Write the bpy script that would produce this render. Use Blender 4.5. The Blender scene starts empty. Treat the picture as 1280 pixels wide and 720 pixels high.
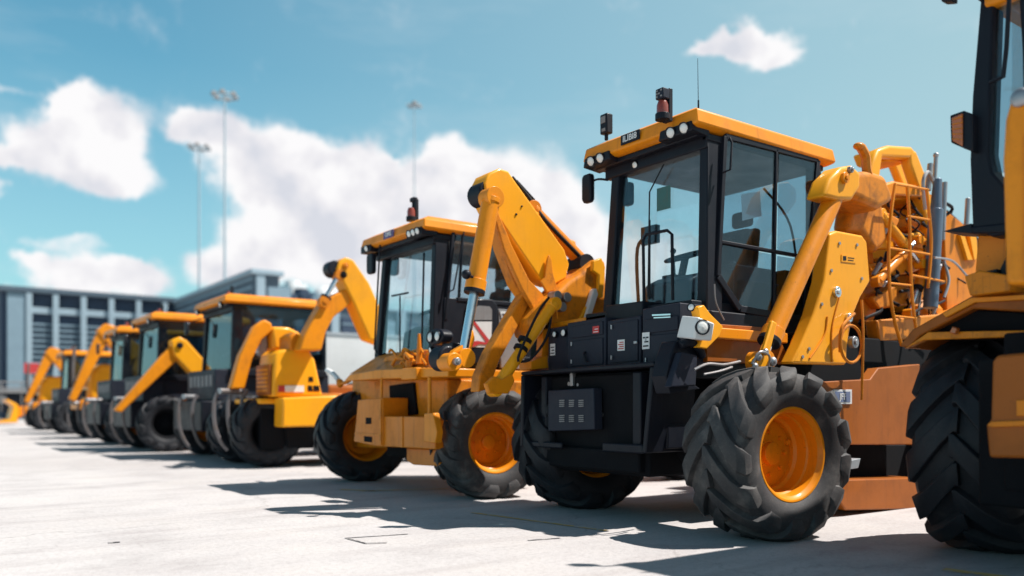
import bpy, bmesh, math, random
from mathutils import Vector, Matrix
R_ = math.radians
random.seed(7)
scene = bpy.context.scene
COL = scene.collection

# ------------------------------------------------------------------ placing
YAW = R_(36); FOC = 1050.0
FV = Vector((math.sin(YAW), math.cos(YAW), 0)); RV = Vector((math.cos(YAW), -math.sin(YAW), 0))
def ray(px, py): return FV + RV * ((px - 640) / FOC) + Vector((0, 0, (510 - py) / FOC))
def PY(px, py, Y):
    r = ray(px, py); t = Y / r.y; return Vector((r.x * t, Y, 1 + r.z * t))
def PX(px, py, X):
    r = ray(px, py); t = X / r.x; return Vector((X, r.y * t, 1 + r.z * t))
def PZ(px, py, Z=0.0):
    r = ray(px, py); t = (Z - 1) / r.z; return Vector((r.x * t, r.y * t, Z))
V = Vector

# ------------------------------------------------------------------ materials
def new_mat(name):
    m = bpy.data.materials.new(name); m.use_nodes = True
    nt = m.node_tree; b = nt.nodes['Principled BSDF']; return m, nt, b
def noise(nt, scale, detail=4, rough=.55, coord='Object', vec=None):
    n = nt.nodes.new('ShaderNodeTexNoise'); n.inputs['Scale'].default_value = scale
    n.inputs['Detail'].default_value = detail; n.inputs['Roughness'].default_value = rough
    if vec is None:
        tc = nt.nodes.new('ShaderNodeTexCoord'); vec = tc.outputs[coord]
    nt.links.new(vec, n.inputs['Vector']); return n
def ramp(nt, src, stops):
    r = nt.nodes.new('ShaderNodeValToRGB'); e = r.color_ramp.elements
    while len(e) < len(stops): e.new(.5)
    for i, (p, c) in enumerate(stops):
        e[i].position = p; e[i].color = (*c, 1) if len(c) == 3 else c
    nt.links.new(src, r.inputs['Fac']); return r
def mixc(nt, fac, a, b, mode='MIX'):
    m = nt.nodes.new('ShaderNodeMix'); m.data_type = 'RGBA'; m.blend_type = mode
    for sock, v in ((m.inputs[0], fac), (m.inputs[6], a), (m.inputs[7], b)):
        if isinstance(v, (float, int)): sock.default_value = v
        elif isinstance(v, tuple): sock.default_value = (*v, 1)
        else: nt.links.new(v, sock)
    return m.outputs[2]
def bump(nt, b, src, s, d=.01):
    n = nt.nodes.new('ShaderNodeBump'); n.inputs['Strength'].default_value = s; n.inputs['Distance'].default_value = d
    nt.links.new(src, n.inputs['Height']); nt.links.new(n.outputs[0], b.inputs['Normal'])
def paint(name, col, rough=.38, dirt=(.12, .07, .035), amount=.35, metallic=0, coat=.25, var=.12, dirtscale=3.0):
    m, nt, b = new_mat(name)
    n1 = noise(nt, dirtscale, 7, .65); n2 = noise(nt, 22, 5, .7); n3 = noise(nt, 1.1, 3)
    c2 = tuple(max(0, c * (1 - var * 2)) for c in col)
    base = mixc(nt, n3.outputs[0], col, c2)
    r = ramp(nt, n1.outputs[0], [(.50, (0, 0, 0)), (.74, (amount,) * 3)])
    r2 = ramp(nt, n2.outputs[0], [(.62, (0, 0, 0)), (.72, (amount * .9,) * 3)])
    tcs = nt.nodes.new('ShaderNodeTexCoord'); sv = nt.nodes.new('ShaderNodeMapping'); sv.inputs['Scale'].default_value = (9, 9, .9); nt.links.new(tcs.outputs['Object'], sv.inputs[0])
    n4 = noise(nt, 1.6, 5, .7, vec=sv.outputs[0]); r4 = ramp(nt, n4.outputs[0], [(.54, (0, 0, 0)), (.70, (amount * .75,) * 3)])
    n5 = noise(nt, 75, 3, .6); r5 = ramp(nt, n5.outputs[0], [(.68, (0, 0, 0)), (.71, (min(1, amount * 1.8),) * 3)])
    c = mixc(nt, r.outputs[0], base, dirt); c = mixc(nt, r2.outputs[0], c, dirt); c = mixc(nt, r4.outputs[0], c, dirt); c = mixc(nt, r5.outputs[0], c, tuple(v * .6 for v in dirt))
    nt.links.new(c, b.inputs['Base Color'])
    rr = ramp(nt, n1.outputs[0], [(.3, (rough,) * 3), (.8, (min(1, rough + .3),) * 3)])
    nt.links.new(rr.outputs[0], b.inputs['Roughness'])
    b.inputs['Metallic'].default_value = metallic
    b.inputs['Coat Weight'].default_value = coat * .9; b.inputs['Coat Roughness'].default_value = .15; b.inputs['Specular IOR Level'].default_value = .2
    bump(nt, b, n2.outputs[0], .12, .004)
    return m
M = {}
M['orange'] = paint('yellow_orange_paint', (.88, .285, .006), amount=.34, dirt=(.26, .075, .010))
M['yellow'] = paint('bright_yellow_paint', (1.0, .405, .010), amount=.18, dirt=(.40, .16, .02))
M['rust'] = paint('worn_orange_paint', (.74, .235, .006), rough=.5, amount=.6, dirt=(.07, .03, .015), dirtscale=6)
M['deep'] = paint('deep_orange_paint', (.74, .22, .005), amount=.35, dirt=(.16, .04, .008), rough=.45)
M['shaded_orange'] = paint('shaded_orange_paint', (.37, .098, .006), amount=.35, dirt=(.08, .025, .008), rough=.5)  # orange paint darkened: shade of side and lower panels put into the colour
M['black'] = paint('satin_black_paint', (.0065, .0085, .016), rough=.45, amount=.35, dirt=(.02, .02, .026), coat=.1)
M['charcoal'] = paint('dark_grey_panel_paint', (.017, .021, .036), rough=.5, amount=.4, dirt=(.035, .035, .042), coat=.05)
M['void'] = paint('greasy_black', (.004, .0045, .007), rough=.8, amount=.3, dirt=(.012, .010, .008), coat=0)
M['hose'] = paint('black_rubber_hose', (.012, .012, .016), rough=.45, amount=.2, dirt=(.03, .03, .03), coat=0)
M['white'] = paint('white_paint', (.78, .78, .78), amount=.15, dirt=(.4, .38, .35))
M['greyplastic'] = paint('grey_plastic', (.26, .255, .26), rough=.6, amount=.4, dirt=(.12, .11, .10), coat=0)
M['steel'] = paint('worn_steel', (.42, .42, .44), rough=.35, metallic=.8, amount=.5, dirt=(.16, .10, .06), coat=0)
M['red'] = paint('red_film', (.55, .05, .05), amount=.1)
M['chrome'] = paint('chromed_rod', (.75, .77, .8), rough=.12, metallic=1, amount=.1, coat=0, var=.02)
M['galv'] = paint('galvanised_steel', (.42, .45, .48), rough=.45, metallic=.6, amount=.2, dirt=(.25, .25, .25), coat=0)
M['fabric'] = paint('seat_fabric', (.035, .038, .045), rough=.9, amount=.2, dirt=(.06, .06, .06), coat=0)
M['claw'] = paint('scuffed_grapple_steel', (.17, .155, .16), rough=.5, metallic=.25, amount=.9, dirt=(.14, .10, .08), coat=0, dirtscale=5)
M['blue'] = paint('blue_grey_sleeve', (.16, .21, .28), rough=.35, metallic=.5, amount=.4, dirt=(.08, .08, .09), coat=.1)
def rubber():
    m, nt, b = new_mat('tyre_rubber')
    n1 = noise(nt, 4, 6, .6); n2 = noise(nt, 60, 4, .7)
    r = ramp(nt, n1.outputs[0], [(.35, (.008, .009, .013)), (.6, (.017, .018, .023)), (.8, (.05, .045, .043))])
    r2 = ramp(nt, n2.outputs[0], [(.60, (0, 0, 0)), (.75, (.45,) * 3)])
    c = mixc(nt, r2.outputs[0], r.outputs[0], (.06, .055, .052))
    nt.links.new(c, b.inputs['Base Color']); b.inputs['Roughness'].default_value = .62
    b.inputs['Specular IOR Level'].default_value = .35
    bump(nt, b, n2.outputs[0], .35, .004); return m
M['rubber'] = rubber()
def dusty():
    m, nt, b = new_mat('dusty_tyre_rubber')
    n1 = noise(nt, 5, 6, .65); n2 = noise(nt, 70, 4, .7)
    r = ramp(nt, n1.outputs[0], [(.3, (.022, .021, .024)), (.54, (.042, .039, .040)), (.80, (.14, .126, .118))])
    r2 = ramp(nt, n2.outputs[0], [(.55, (0, 0, 0)), (.75, (.5,) * 3)])
    nt.links.new(mixc(nt, r2.outputs[0], r.outputs[0], (.11, .10, .095)), b.inputs['Base Color'])
    b.inputs['Roughness'].default_value = .7
    bump(nt, b, n2.outputs[0], .4, .004); return m
M['dusty'] = dusty()
def glass(name, tint, refl=1.0):
    m = bpy.data.materials.new(name); m.use_nodes = True; nt = m.node_tree; nt.nodes.clear()
    o = nt.nodes.new('ShaderNodeOutputMaterial'); mx = nt.nodes.new('ShaderNodeMixShader')
    t = nt.nodes.new('ShaderNodeBsdfTransparent'); g = nt.nodes.new('ShaderNodeBsdfGlossy')
    t.inputs[0].default_value = (*tint, 1); g.inputs['Roughness'].default_value = .03
    g.inputs['Color'].default_value = (.9, .95, 1, 1)
    lw = nt.nodes.new('ShaderNodeLayerWeight'); lw.inputs['Blend'].default_value = .5
    f = nt.nodes.new('ShaderNodeMath'); f.operation = 'POWER'; f.inputs[1].default_value = 4; nt.links.new(lw.outputs['Facing'], f.inputs[0])
    mu = nt.nodes.new('ShaderNodeMath'); mu.operation = 'MULTIPLY_ADD'; mu.inputs[1].default_value = .45 * refl; mu.inputs[2].default_value = .025 * refl
    n = noise(nt, 1.6, 4, .6); r = ramp(nt, n.outputs[0], [(.45, (0, 0, 0)), (.8, (.06,) * 3)])
    d = nt.nodes.new('ShaderNodeBsdfDiffuse'); d.inputs[0].default_value = (.35, .36, .36, 1)
    m2 = nt.nodes.new('ShaderNodeMixShader')
    nt.links.new(f.outputs[0], mu.inputs[0]); nt.links.new(mu.outputs[0], mx.inputs[0])
    nt.links.new(t.outputs[0], m2.inputs[1]); nt.links.new(d.outputs[0], m2.inputs[2]); nt.links.new(r.outputs[0], m2.inputs[0])
    nt.links.new(m2.outputs[0], mx.inputs[1]); nt.links.new(g.outputs[0], mx.inputs[2]); nt.links.new(mx.outputs[0], o.inputs[0])
    return m
M['glass'] = glass('cab_glass', (.91, .95, .96), 1.5)
M['darkglass'] = glass('dark_cab_glass', (.52, .62, .68), 1.3)
M['tinted'] = glass('tinted_side_glass', (.62, .71, .76), 1.8)
def lens(name, col, rough=.15):
    m, nt, b = new_mat(name); n = nt.nodes.new('ShaderNodeTexVoronoi'); n.inputs['Scale'].default_value = 60
    tc = nt.nodes.new('ShaderNodeTexCoord'); nt.links.new(tc.outputs['Object'], n.inputs['Vector'])
    b.inputs['Base Color'].default_value = (*col, 1); b.inputs['Roughness'].default_value = rough
    b.inputs['Coat Weight'].default_value = .8; bump(nt, b, n.outputs[0], .3, .003); return m
M['lens'] = lens('clear_lamp_lens', (.72, .72, .70)); M['amber'] = lens('amber_lens', (.42, .10, .012), .3); M['redlens'] = lens('red_beacon_lens', (.22, .03, .012), .3)
def concrete():
    m, nt, b = new_mat('pale_concrete_apron')
    tc = nt.nodes.new('ShaderNodeTexCoord'); o = tc.outputs['Object']
    big = noise(nt, .12, 6, .6, vec=o); mid = noise(nt, 1.1, 8, .65, vec=o); fine = noise(nt, 26, 6, .75, vec=o); grit = noise(nt, 110, 2, .6, vec=o)
    mp = nt.nodes.new('ShaderNodeMapping'); mp.inputs['Scale'].default_value = (.35, 2.2, 1); mp.inputs['Rotation'].default_value = (0, 0, R_(33)); nt.links.new(o, mp.inputs[0])
    st = noise(nt, 1.3, 7, .65, vec=mp.outputs[0])
    c0 = ramp(nt, big.outputs[0], [(.3, (.415, .385, .38)), (.55, (.515, .49, .485)), (.75, (.445, .42, .42))])
    c1 = mixc(nt, .75, c0.outputs[0], ramp(nt, mid.outputs[0], [(.28, (.72, .70, .70)), (.48, (.96, .95, .95)), (.7, (1.05, 1.03, 1.0))]).outputs[0], 'MULTIPLY')
    c2 = mixc(nt, .6, c1, ramp(nt, st.outputs[0], [(.30, (.74, .71, .71)), (.50, (1, 1, 1))]).outputs[0], 'MULTIPLY')
    c3 = mixc(nt, .7, c2, ramp(nt, fine.outputs[0], [(.30, (.66, .64, .64)), (.52, (1, 1, 1)), (.8, (1.06, 1.06, 1.06))]).outputs[0], 'MULTIPLY')
    c4 = mixc(nt, .5, c3, ramp(nt, grit.outputs[0], [(.33, (.62, .6, .6)), (.48, (1, 1, 1))]).outputs[0], 'MULTIPLY')
    # a few tyre rubber streaks and oil spots
    oil = noise(nt, .8, 3, .4, vec=o); om = ramp(nt, oil.outputs[0], [(.69, (0, 0, 0)), (.76, (.5,) * 3)])
    c5 = mixc(nt, om.outputs[0], c4, (.22, .20, .20))
    # fine cracks
    vo = nt.nodes.new('ShaderNodeTexVoronoi'); vo.feature = 'DISTANCE_TO_EDGE'; vo.inputs['Scale'].default_value = .22
    wob = nt.nodes.new('ShaderNodeVectorMath'); wob.operation = 'MULTIPLY_ADD'; wob.inputs[1].default_value = (.9, .9, .9)
    nt.links.new(mid.outputs['Color'], wob.inputs[0]); nt.links.new(o, wob.inputs[2]); nt.links.new(wob.outputs[0], vo.inputs['Vector'])
    cr = ramp(nt, vo.outputs['Distance'], [(.0, (.55,) * 3), (.0022, (0, 0, 0))])
    c6 = mixc(nt, cr.outputs[0], c5, (.25, .23, .22))
    nt.links.new(c6, b.inputs['Base Color']); b.inputs['Roughness'].default_value = .9; b.inputs['Specular IOR Level'].default_value = .2
    bump(nt, b, fine.outputs[0], .35, .01); return m
M['concrete'] = concrete()
def worn_line(name, col):
    m, nt, b = new_mat(name); n = noise(nt, 9, 8, .8)
    r = ramp(nt, n.outputs[0], [(.42, (.48, .45, .43)), (.5, col)])
    nt.links.new(r.outputs[0], b.inputs['Base Color']); b.inputs['Roughness'].default_value = .8; return m
M['line'] = worn_line('worn_yellow_line', (.62, .40, .13)); M['tar'] = worn_line('tar_sealant', (.07, .065, .07))
def facade(name, col, dirt):
    return paint(name, col, rough=.6, amount=.35, dirt=dirt, coat=0, dirtscale=.4)
M['pale'] = facade('pale_pole_paint', (.40, .50, .56), (.36, .44, .5)); M['fac'] = facade('blue_grey_cladding', (.24, .34, .41), (.17, .24, .30)); M['facd'] = facade('dark_louvre_metal', (.05, .075, .12), (.07, .09, .13))
M['facl'] = facade('pale_frame_metal', (.34, .44, .51), (.28, .37, .43)); M['facr'] = facade('roof_sheet_metal', (.10, .14, .18), (.08, .10, .13))

# ------------------------------------------------------------------ mesh builder
def mesh_obj(name, bm, mat, parent=None, origin=(0, 0, 0), bevel=0, smooth=38, seg=2, recalc=True):
    if recalc: bmesh.ops.recalc_face_normals(bm, faces=bm.faces)
    me = bpy.data.meshes.new(name); bm.to_mesh(me); bm.free()
    me.polygons.foreach_set('use_smooth', [True] * len(me.polygons))
    me.set_sharp_from_angle(angle=R_(smooth))
    o = bpy.data.objects.new(name, me); COL.objects.link(o); me.materials.append(M[mat] if isinstance(mat, str) else mat)
    if parent: o.parent = parent
    else: o.location = origin
    if bevel:
        b = o.modifiers.new('bevel', 'BEVEL'); b.width = bevel; b.segments = seg; b.limit_method = 'ANGLE'; b.angle_limit = R_(42); b.use_clamp_overlap = True
    return o
class MB:
    def __init__(s, org=(0, 0, 0)): s.bm = bmesh.new(); s.o = Vector(org)
    def poly(s, loops_a, loops_b):
        a = [s.bm.verts.new(Vector(p) - s.o) for p in loops_a]; b = [s.bm.verts.new(Vector(p) - s.o) for p in loops_b]
        n = len(a)
        for f in (a, b[::-1]):
            try: s.bm.faces.new(f)
            except ValueError: pass
        for i in range(n): s.bm.faces.new((a[i], b[i], b[(i + 1) % n], a[(i + 1) % n]))
        return s
    def pY(s, pts, Y0, Y1, inset=0):       # outline seen at plane Y0, extruded to Y1
        A = [PY(x, y, Y0) for x, y in pts]; return s.poly(A, [V((p.x, Y1, p.z)) for p in A])
    def pX(s, pts, X0, X1):
        A = [PX(x, y, X0) for x, y in pts]; return s.poly(A, [V((X1, p.y, p.z)) for p in A])
    def xz(s, pts, y0, y1): return s.poly([V((x, y0, z)) for x, z in pts], [V((x, y1, z)) for x, z in pts])
    def yz(s, pts, x0, x1): return s.poly([V((x0, y, z)) for y, z in pts], [V((x1, y, z)) for y, z in pts])
    def box(s, x0, x1, y0, y1, z0, z1): return s.poly([(x0, y0, z0), (x1, y0, z0), (x1, y1, z0), (x0, y1, z0)], [(x0, y0, z1), (x1, y0, z1), (x1, y1, z1), (x0, y1, z1)])
    def post(s, p0, p1, sx, sy):
        q = [(-sx / 2, -sy / 2, 0), (sx / 2, -sy / 2, 0), (sx / 2, sy / 2, 0), (-sx / 2, sy / 2, 0)]
        return s.poly([V(p0) + V(k) for k in q], [V(p1) + V(k) for k in q])
    def bar(s, p0, p1, w, y0, y1):          # a bar lying in an XZ plane
        p0 = V(p0); p1 = V(p1); d = (p1 - p0); d.y = 0; d.normalize(); n = V((-d.z, 0, d.x)) * (w / 2)
        A = [p0 + n, p1 + n, p1 - n, p0 - n]
        return s.poly([V((p.x, y0, p.z)) for p in A], [V((p.x, y1, p.z)) for p in A])
    def barpx(s, a, b, w, Y, th): return s.bar(PY(*a, Y), PY(*b, Y), w, Y, Y + th)
    def cyl(s, p0, p1, r, r1=None, n=24):
        p0 = V(p0); p1 = V(p1); r1 = r if r1 is None else r1; d = (p1 - p0).normalized()
        u = d.orthogonal().normalized(); w = d.cross(u)
        f = lambda c, q: [c + (u * math.cos(2 * math.pi * i / n) + w * math.sin(2 * math.pi * i / n)) * q for i in range(n)]
        return s.poly(f(p0, r), f(p1, r1))
    def tube(s, pts, r, n=8, smooth=True, closed=False):
        P = [V(p) for p in pts]
        if smooth and len(P) > 2:
            Q = []
            for i in range(len(P) - 1):
                p0 = P[max(i - 1, 0)]; p1 = P[i]; p2 = P[i + 1]; p3 = P[min(i + 2, len(P) - 1)]
                for k in range(6):
                    t = k / 6; Q.append(.5 * ((2 * p1) + (p2 - p0) * t + (2 * p0 - 5 * p1 + 4 * p2 - p3) * t * t + (3 * p1 - p0 - 3 * p2 + p3) * t ** 3))
            Q.append(P[-1]); P = Q
        rings = []; u = None
        for i, p in enumerate(P):
            d = (P[min(i + 1, len(P) - 1)] - P[max(i - 1, 0)]).normalized()
            u = d.orthogonal().normalized() if u is None else (u - d * u.dot(d)).normalized(); w = d.cross(u)
            rings.append([s.bm.verts.new(p - s.o + (u * math.cos(2 * math.pi * k / n) + w * math.sin(2 * math.pi * k / n)) * r) for k in range(n)])
        for a, b in zip(rings, rings[1:]):
            for k in range(n): s.bm.faces.new((a[k], b[k], b[(k + 1) % n], a[(k + 1) % n]))
        s.bm.faces.new(rings[0]); s.bm.faces.new(rings[-1][::-1]); return s
    def lathe(s, c, axis, prof, n=48):      # prof: (along axis, radius)
        c = V(c); d = V(axis).normalized(); u = d.orthogonal().normalized(); w = d.cross(u); rings = []
        for a, r in prof:
            rings.append([s.bm.verts.new(c - s.o + d * a + (u * math.cos(2 * math.pi * k / n) + w * math.sin(2 * math.pi * k / n)) * max(r, 1e-4)) for k in range(n)])
        for a, b in zip(rings, rings[1:]):
            for k in range(n): s.bm.faces.new((a[k], b[k], b[(k + 1) % n], a[(k + 1) % n]))
        return s
    def torus(s, c, axis, R, r, n=28, m=8): return s.lathe(c, axis, [(r * math.sin(2 * math.pi * i / m), R + r * math.cos(2 * math.pi * i / m)) for i in range(m + 1)], n)
    def ball(s, c, r, sc=(1, 1, 1), n=20):
        mt = Matrix.Translation(V(c) - s.o) @ Matrix.Diagonal((*[r * k for k in sc], 1))
        bmesh.ops.create_uvsphere(s.bm, u_segments=n, v_segments=n // 2, radius=1, matrix=mt); return s
    def build(s, name, mat, parent=None, bevel=.006, smooth=38, label=None, seg=2):
        if parent is None: o = mesh_obj(name, s.bm, mat, None, s.o, bevel, smooth, seg)
        else: o = mesh_obj(name, s.bm, mat, parent, (0, 0, 0), bevel, smooth, seg)
        if label: o['label'] = label
        return o
def tag(o, label, cat, group=None):
    o['label'] = label; o['category'] = cat
    if group: o['group'] = group
    return o
def thing(name, loc, label, cat, group=None):
    o = bpy.data.objects.new(name, None); COL.objects.link(o); o.location = loc; o.empty_display_size = .3; return tag(o, label, cat, group)
def copy_tree(o, parent=None, loc=None):
    c = o.copy(); COL.objects.link(c); c.parent = parent
    if loc is not None: c.location = loc
    for ch in list(o.children): copy_tree(ch, c)
    return c
def text(body, size, mat, parent, org, origin, xdir, updir=(0, 0, 1), name='lettering', ext=.002):
    cu = bpy.data.curves.new(name, 'FONT'); cu.body = body; cu.size = size; cu.extrude = ext; cu.align_x = 'CENTER'; cu.align_y = 'CENTER'
    cu.offset = size * .012
    t = bpy.data.objects.new('tmp', cu); COL.objects.link(t)
    bpy.context.view_layer.update()
    me = bpy.data.meshes.new_from_object(t.evaluated_get(bpy.context.evaluated_depsgraph_get()))
    bpy.data.objects.remove(t)
    x = V(xdir).normalized(); u = V(updir).normalized(); n = x.cross(u); u = n.cross(x)
    mt = Matrix.Translation(V(origin) - V(org)) @ Matrix((x, u, n)).transposed().to_4x4()
    me.transform(mt); me.materials.clear(); me.materials.append(M[mat]); me.name = name
    o = bpy.data.objects.new(name, me); COL.objects.link(o); o.parent = parent; return o
GR = 'yellow construction machines parked in the row'

# ------------------------------------------------------------------ wheel
def wheel(parent, org, c, D, W, turn=0, outer=-1, lugs=15, mat='rubber', rim='orange', detail=1, sweep=.5, flip=1):
    """axis along local y; outer=-1: dished side faces -y. part wheel > tyre, rim"""
    R = D / 2; rm = Matrix.Rotation(turn, 3, 'Z'); C = V(c)
    def fin(bm):
        for v in bm.verts: v.co = rm @ v.co + (C - V(org))
    prof = [(.36, .50), (.44, .56), (.495, .68), (.50, .77), (.475, .86), (.42, .915), (.25, .938), (0, .945)]
    prof = prof + [(-a, r) for a, r in prof[-2::-1]]
    t = MB(); t.lathe((0, 0, 0), (0, 1, 0), [(a * W, r * R) for a, r in prof], 72 if detail else 40)
    base = [(.04, .946), (0, .945), (-.12, .943), (-.25, .937), (-.36, .925), (-.44, .90), (-.485, .85), (-.50, .79), (-.498, .74)]
    hts = [.060, .062, .064, .064, .062, .058, .045, .024, .004]
    N = lugs; pitch = 2 * math.pi / N
    for side in (1, -1):
        for k in range(N):
            a0 = k * pitch + (pitch / 2 if side > 0 else 0); rows = []
            jit = random.uniform(-.012, .012)
            for j, (y, r) in enumerate(base):
                tt = min(1, max(0, (-y) / .5)); a = a0 + jit + flip * sweep * (tt ** 1.1)
                w = pitch * (.42 + .20 * tt) if j < 7 else pitch * (.62 - .10 * (j - 6))
                y0, r0 = base[max(j - 1, 0)]; y1, r1 = base[min(j + 1, len(base) - 1)]
                ty, tr = (y1 - y0) * W, (r1 - r0) * R; L = math.hypot(ty, tr) or 1
                ny, nr = tr / L, -ty / L
                if nr < 0: ny, nr = -ny, -nr
                if j >= 6: ny, nr = -abs(ny), nr
                h = hts[j] * R * 1.12; row = []
                for q, (da, hh) in enumerate([(-.60, -.35), (-.49, .92), (-.43, 1), (.43, 1), (.49, .92), (.60, -.35)]):
                    yy = y * W + ny * h * hh; rr = r * R + nr * h * hh; aa = a + da * w
                    row.append(t.bm.verts.new((rr * math.cos(aa), side * yy, rr * math.sin(aa))))
                rows.append(row)
            for p, q in zip(rows, rows[1:]):
                for i in range(5): t.bm.faces.new((p[i], q[i], q[i + 1], p[i + 1]))
            t.bm.faces.new(rows[0]); t.bm.faces.new(rows[-1][::-1])
    fin(t.bm)
    o = outer
    h = MB(); ra = .5 * R
    h.lathe((0, 0, 0), (0, o, 0), [(.02 * W, .0), (.02 * W, .15 * R), (.01 * W, .16 * R), (.0, .34 * R), (-.03 * W, .40 * R)], 48)
    h.lathe((0, 0, 0), (0, o, 0), [(.10 * W, .0), (.10 * W, .11 * R), (.09 * W, .13 * R), (.0 * W, .135 * R)], 32)
    if detail:
        for i in range(8):
            an = i * math.pi / 4; p = V((math.cos(an) * .25 * R, 0, math.sin(an) * .25 * R))
            h.cyl(p, p + V((0, o * .055 * W, 0)), .017 * R * 1.4, n=6)
    if detail:
        h.cyl((.30 * R, o * .0, .12 * R), (.30 * R, o * .05 * W, .12 * R), .022, n=10)
    fin(h.bm); hub = h.build('wheel', rim, parent, bevel=0)
    r = MB()
    r.lathe((0, 0, 0), (0, o, 0), [(.37 * W, .545 * R), (.41 * W, .55 * R), (.425 * W, .535 * R), (.42 * W, .515 * R), (.385 * W, .50 * R), (.36 * W, .475 * R), (.22 * W, .465 * R), (.20 * W, .445 * R), (.06 * W, .435 * R), (.03 * W, .40 * R), (-.04 * W, .395 * R)], 64)
    r.lathe((0, 0, 0), (0, -o, 0), [(.37 * W, .545 * R), (.42 * W, .535 * R), (.385 * W, .50 * R), (.2 * W, .465 * R), (.02 * W, .42 * R)], 40)
    fin(r.bm)
    mesh_tyre = t.build('tyre', mat, hub, bevel=0, smooth=32)
    r.build('rim', rim, hub, bevel=0)
    return hub

# ------------------------------------------------------------------ setting
g = MB(); S = 900
g.bm.faces.new([g.bm.verts.new(p) for p in ((-S, -S, 0), (S, -S, 0), (S, S, 0), (-S, S, 0))])
go = g.build('ground', 'concrete', None, bevel=0); go['kind'] = 'structure'
def stripe(name, pts, w, mat, z=.004):
    m = MB(); P = [PZ(x, y) for x, y in pts]
    for a, b in zip(P, P[1:]):
        d = (b - a).normalized(); n = V((-d.y, d.x, 0)) * w / 2
        m.bm.faces.new([m.bm.verts.new(V((p.x, p.y, z))) for p in (a + n, b + n, b - n, a - n)])
        z += .0015
    o = m.build(name, mat, None, bevel=0); o['kind'] = 'structure'; return o
stripe('painted_line', [(590, 641), (760, 664)], .05, 'line')
stripe('painted_line', [(425, 612), (470, 614)], .09, 'line'); stripe('painted_line', [(452, 614), (560, 611)], .07, 'line')
stripe('painted_line', [(1180, 712), (1290, 726)], .09, 'line')
stripe('sealed_crack', [(510, 668), (432, 673), (458, 680), (484, 679)], .022, 'tar')
stripe('sealed_crack', [(660, 676), (700, 673)], .03, 'tar')
stripe('sealed_crack', [(135, 679), (150, 678)], .05, 'tar')

# ------------------------------------------------------------------ helpers for machines
def lamp_round(parent, org, c, axis, r, depth=.06, lensmat='lens', shell='black'):
    a = V(axis).normalized(); c = V(c)
    m = MB(org); m.lathe(c, a, [(-depth, r * .55), (-depth * .6, r * .95), (0, r * 1.12), (.008, r * 1.12), (.008, r * .95), (-.004, r * .93)], 24)
    o = m.build('work_lamp', shell, parent, bevel=0)
    m = MB(org); m.lathe(c, a, [(-.004, r * .95), (.006, r * .8), (.012, r * .4), (.014, 0)], 24); m.build('lens', lensmat, o, bevel=0)
    return o
def piston(parent, org, p0, p1, r, rod=.45, barrel='yellow', eye=True, ext=None):
    """hydraulic cylinder: barrel from p0, chrome rod towards p1"""
    p0 = V(p0); p1 = V(p1); d = (p1 - p0); L = d.length; d.normalize(); q = p0 + d * L * (1 - rod)
    m = MB(org); m.cyl(p0, q, r, n=28); m.cyl(q - d * .10, q, r * 1.14, n=28); m.cyl(p0, p0 + d * .05, r * 1.1, n=28)
    if eye: m.cyl(p0 + V((0, -r * .9, 0)), p0 + V((0, r * .9, 0)), r * 1.15)
    b = m.build('hydraulic_cylinder', barrel, parent, bevel=.004)
    m = MB(org); m.cyl(q, p1, r * .52, n=24); m.build('piston_rod', 'chrome', b, bevel=0)
    m = MB(org); m.cyl(q - d * .005, q + d * .035, r * 1.16, n=24); m.build('gland_seal', 'black', b, bevel=.003)
    if eye:
        m = MB(org); m.cyl(p1 + V((0, -r, 0)), p1 + V((0, r, 0)), r * 1.05); m.build('rod_eye', barrel, b, bevel=.004)
    return b
def pin(parent, org, c, r, y0, mat='steel', th=.03):
    c = V(c); m = MB(org); m.cyl((c.x, y0 - th, c.z), (c.x, y0 + .02, c.z), r, n=24); m.cyl((c.x, y0 - th * 1.5, c.z), (c.x, y0 - th, c.z), r * .5, n=6)
    return m.build('pivot_pin', mat, parent, bevel=.004)

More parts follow.
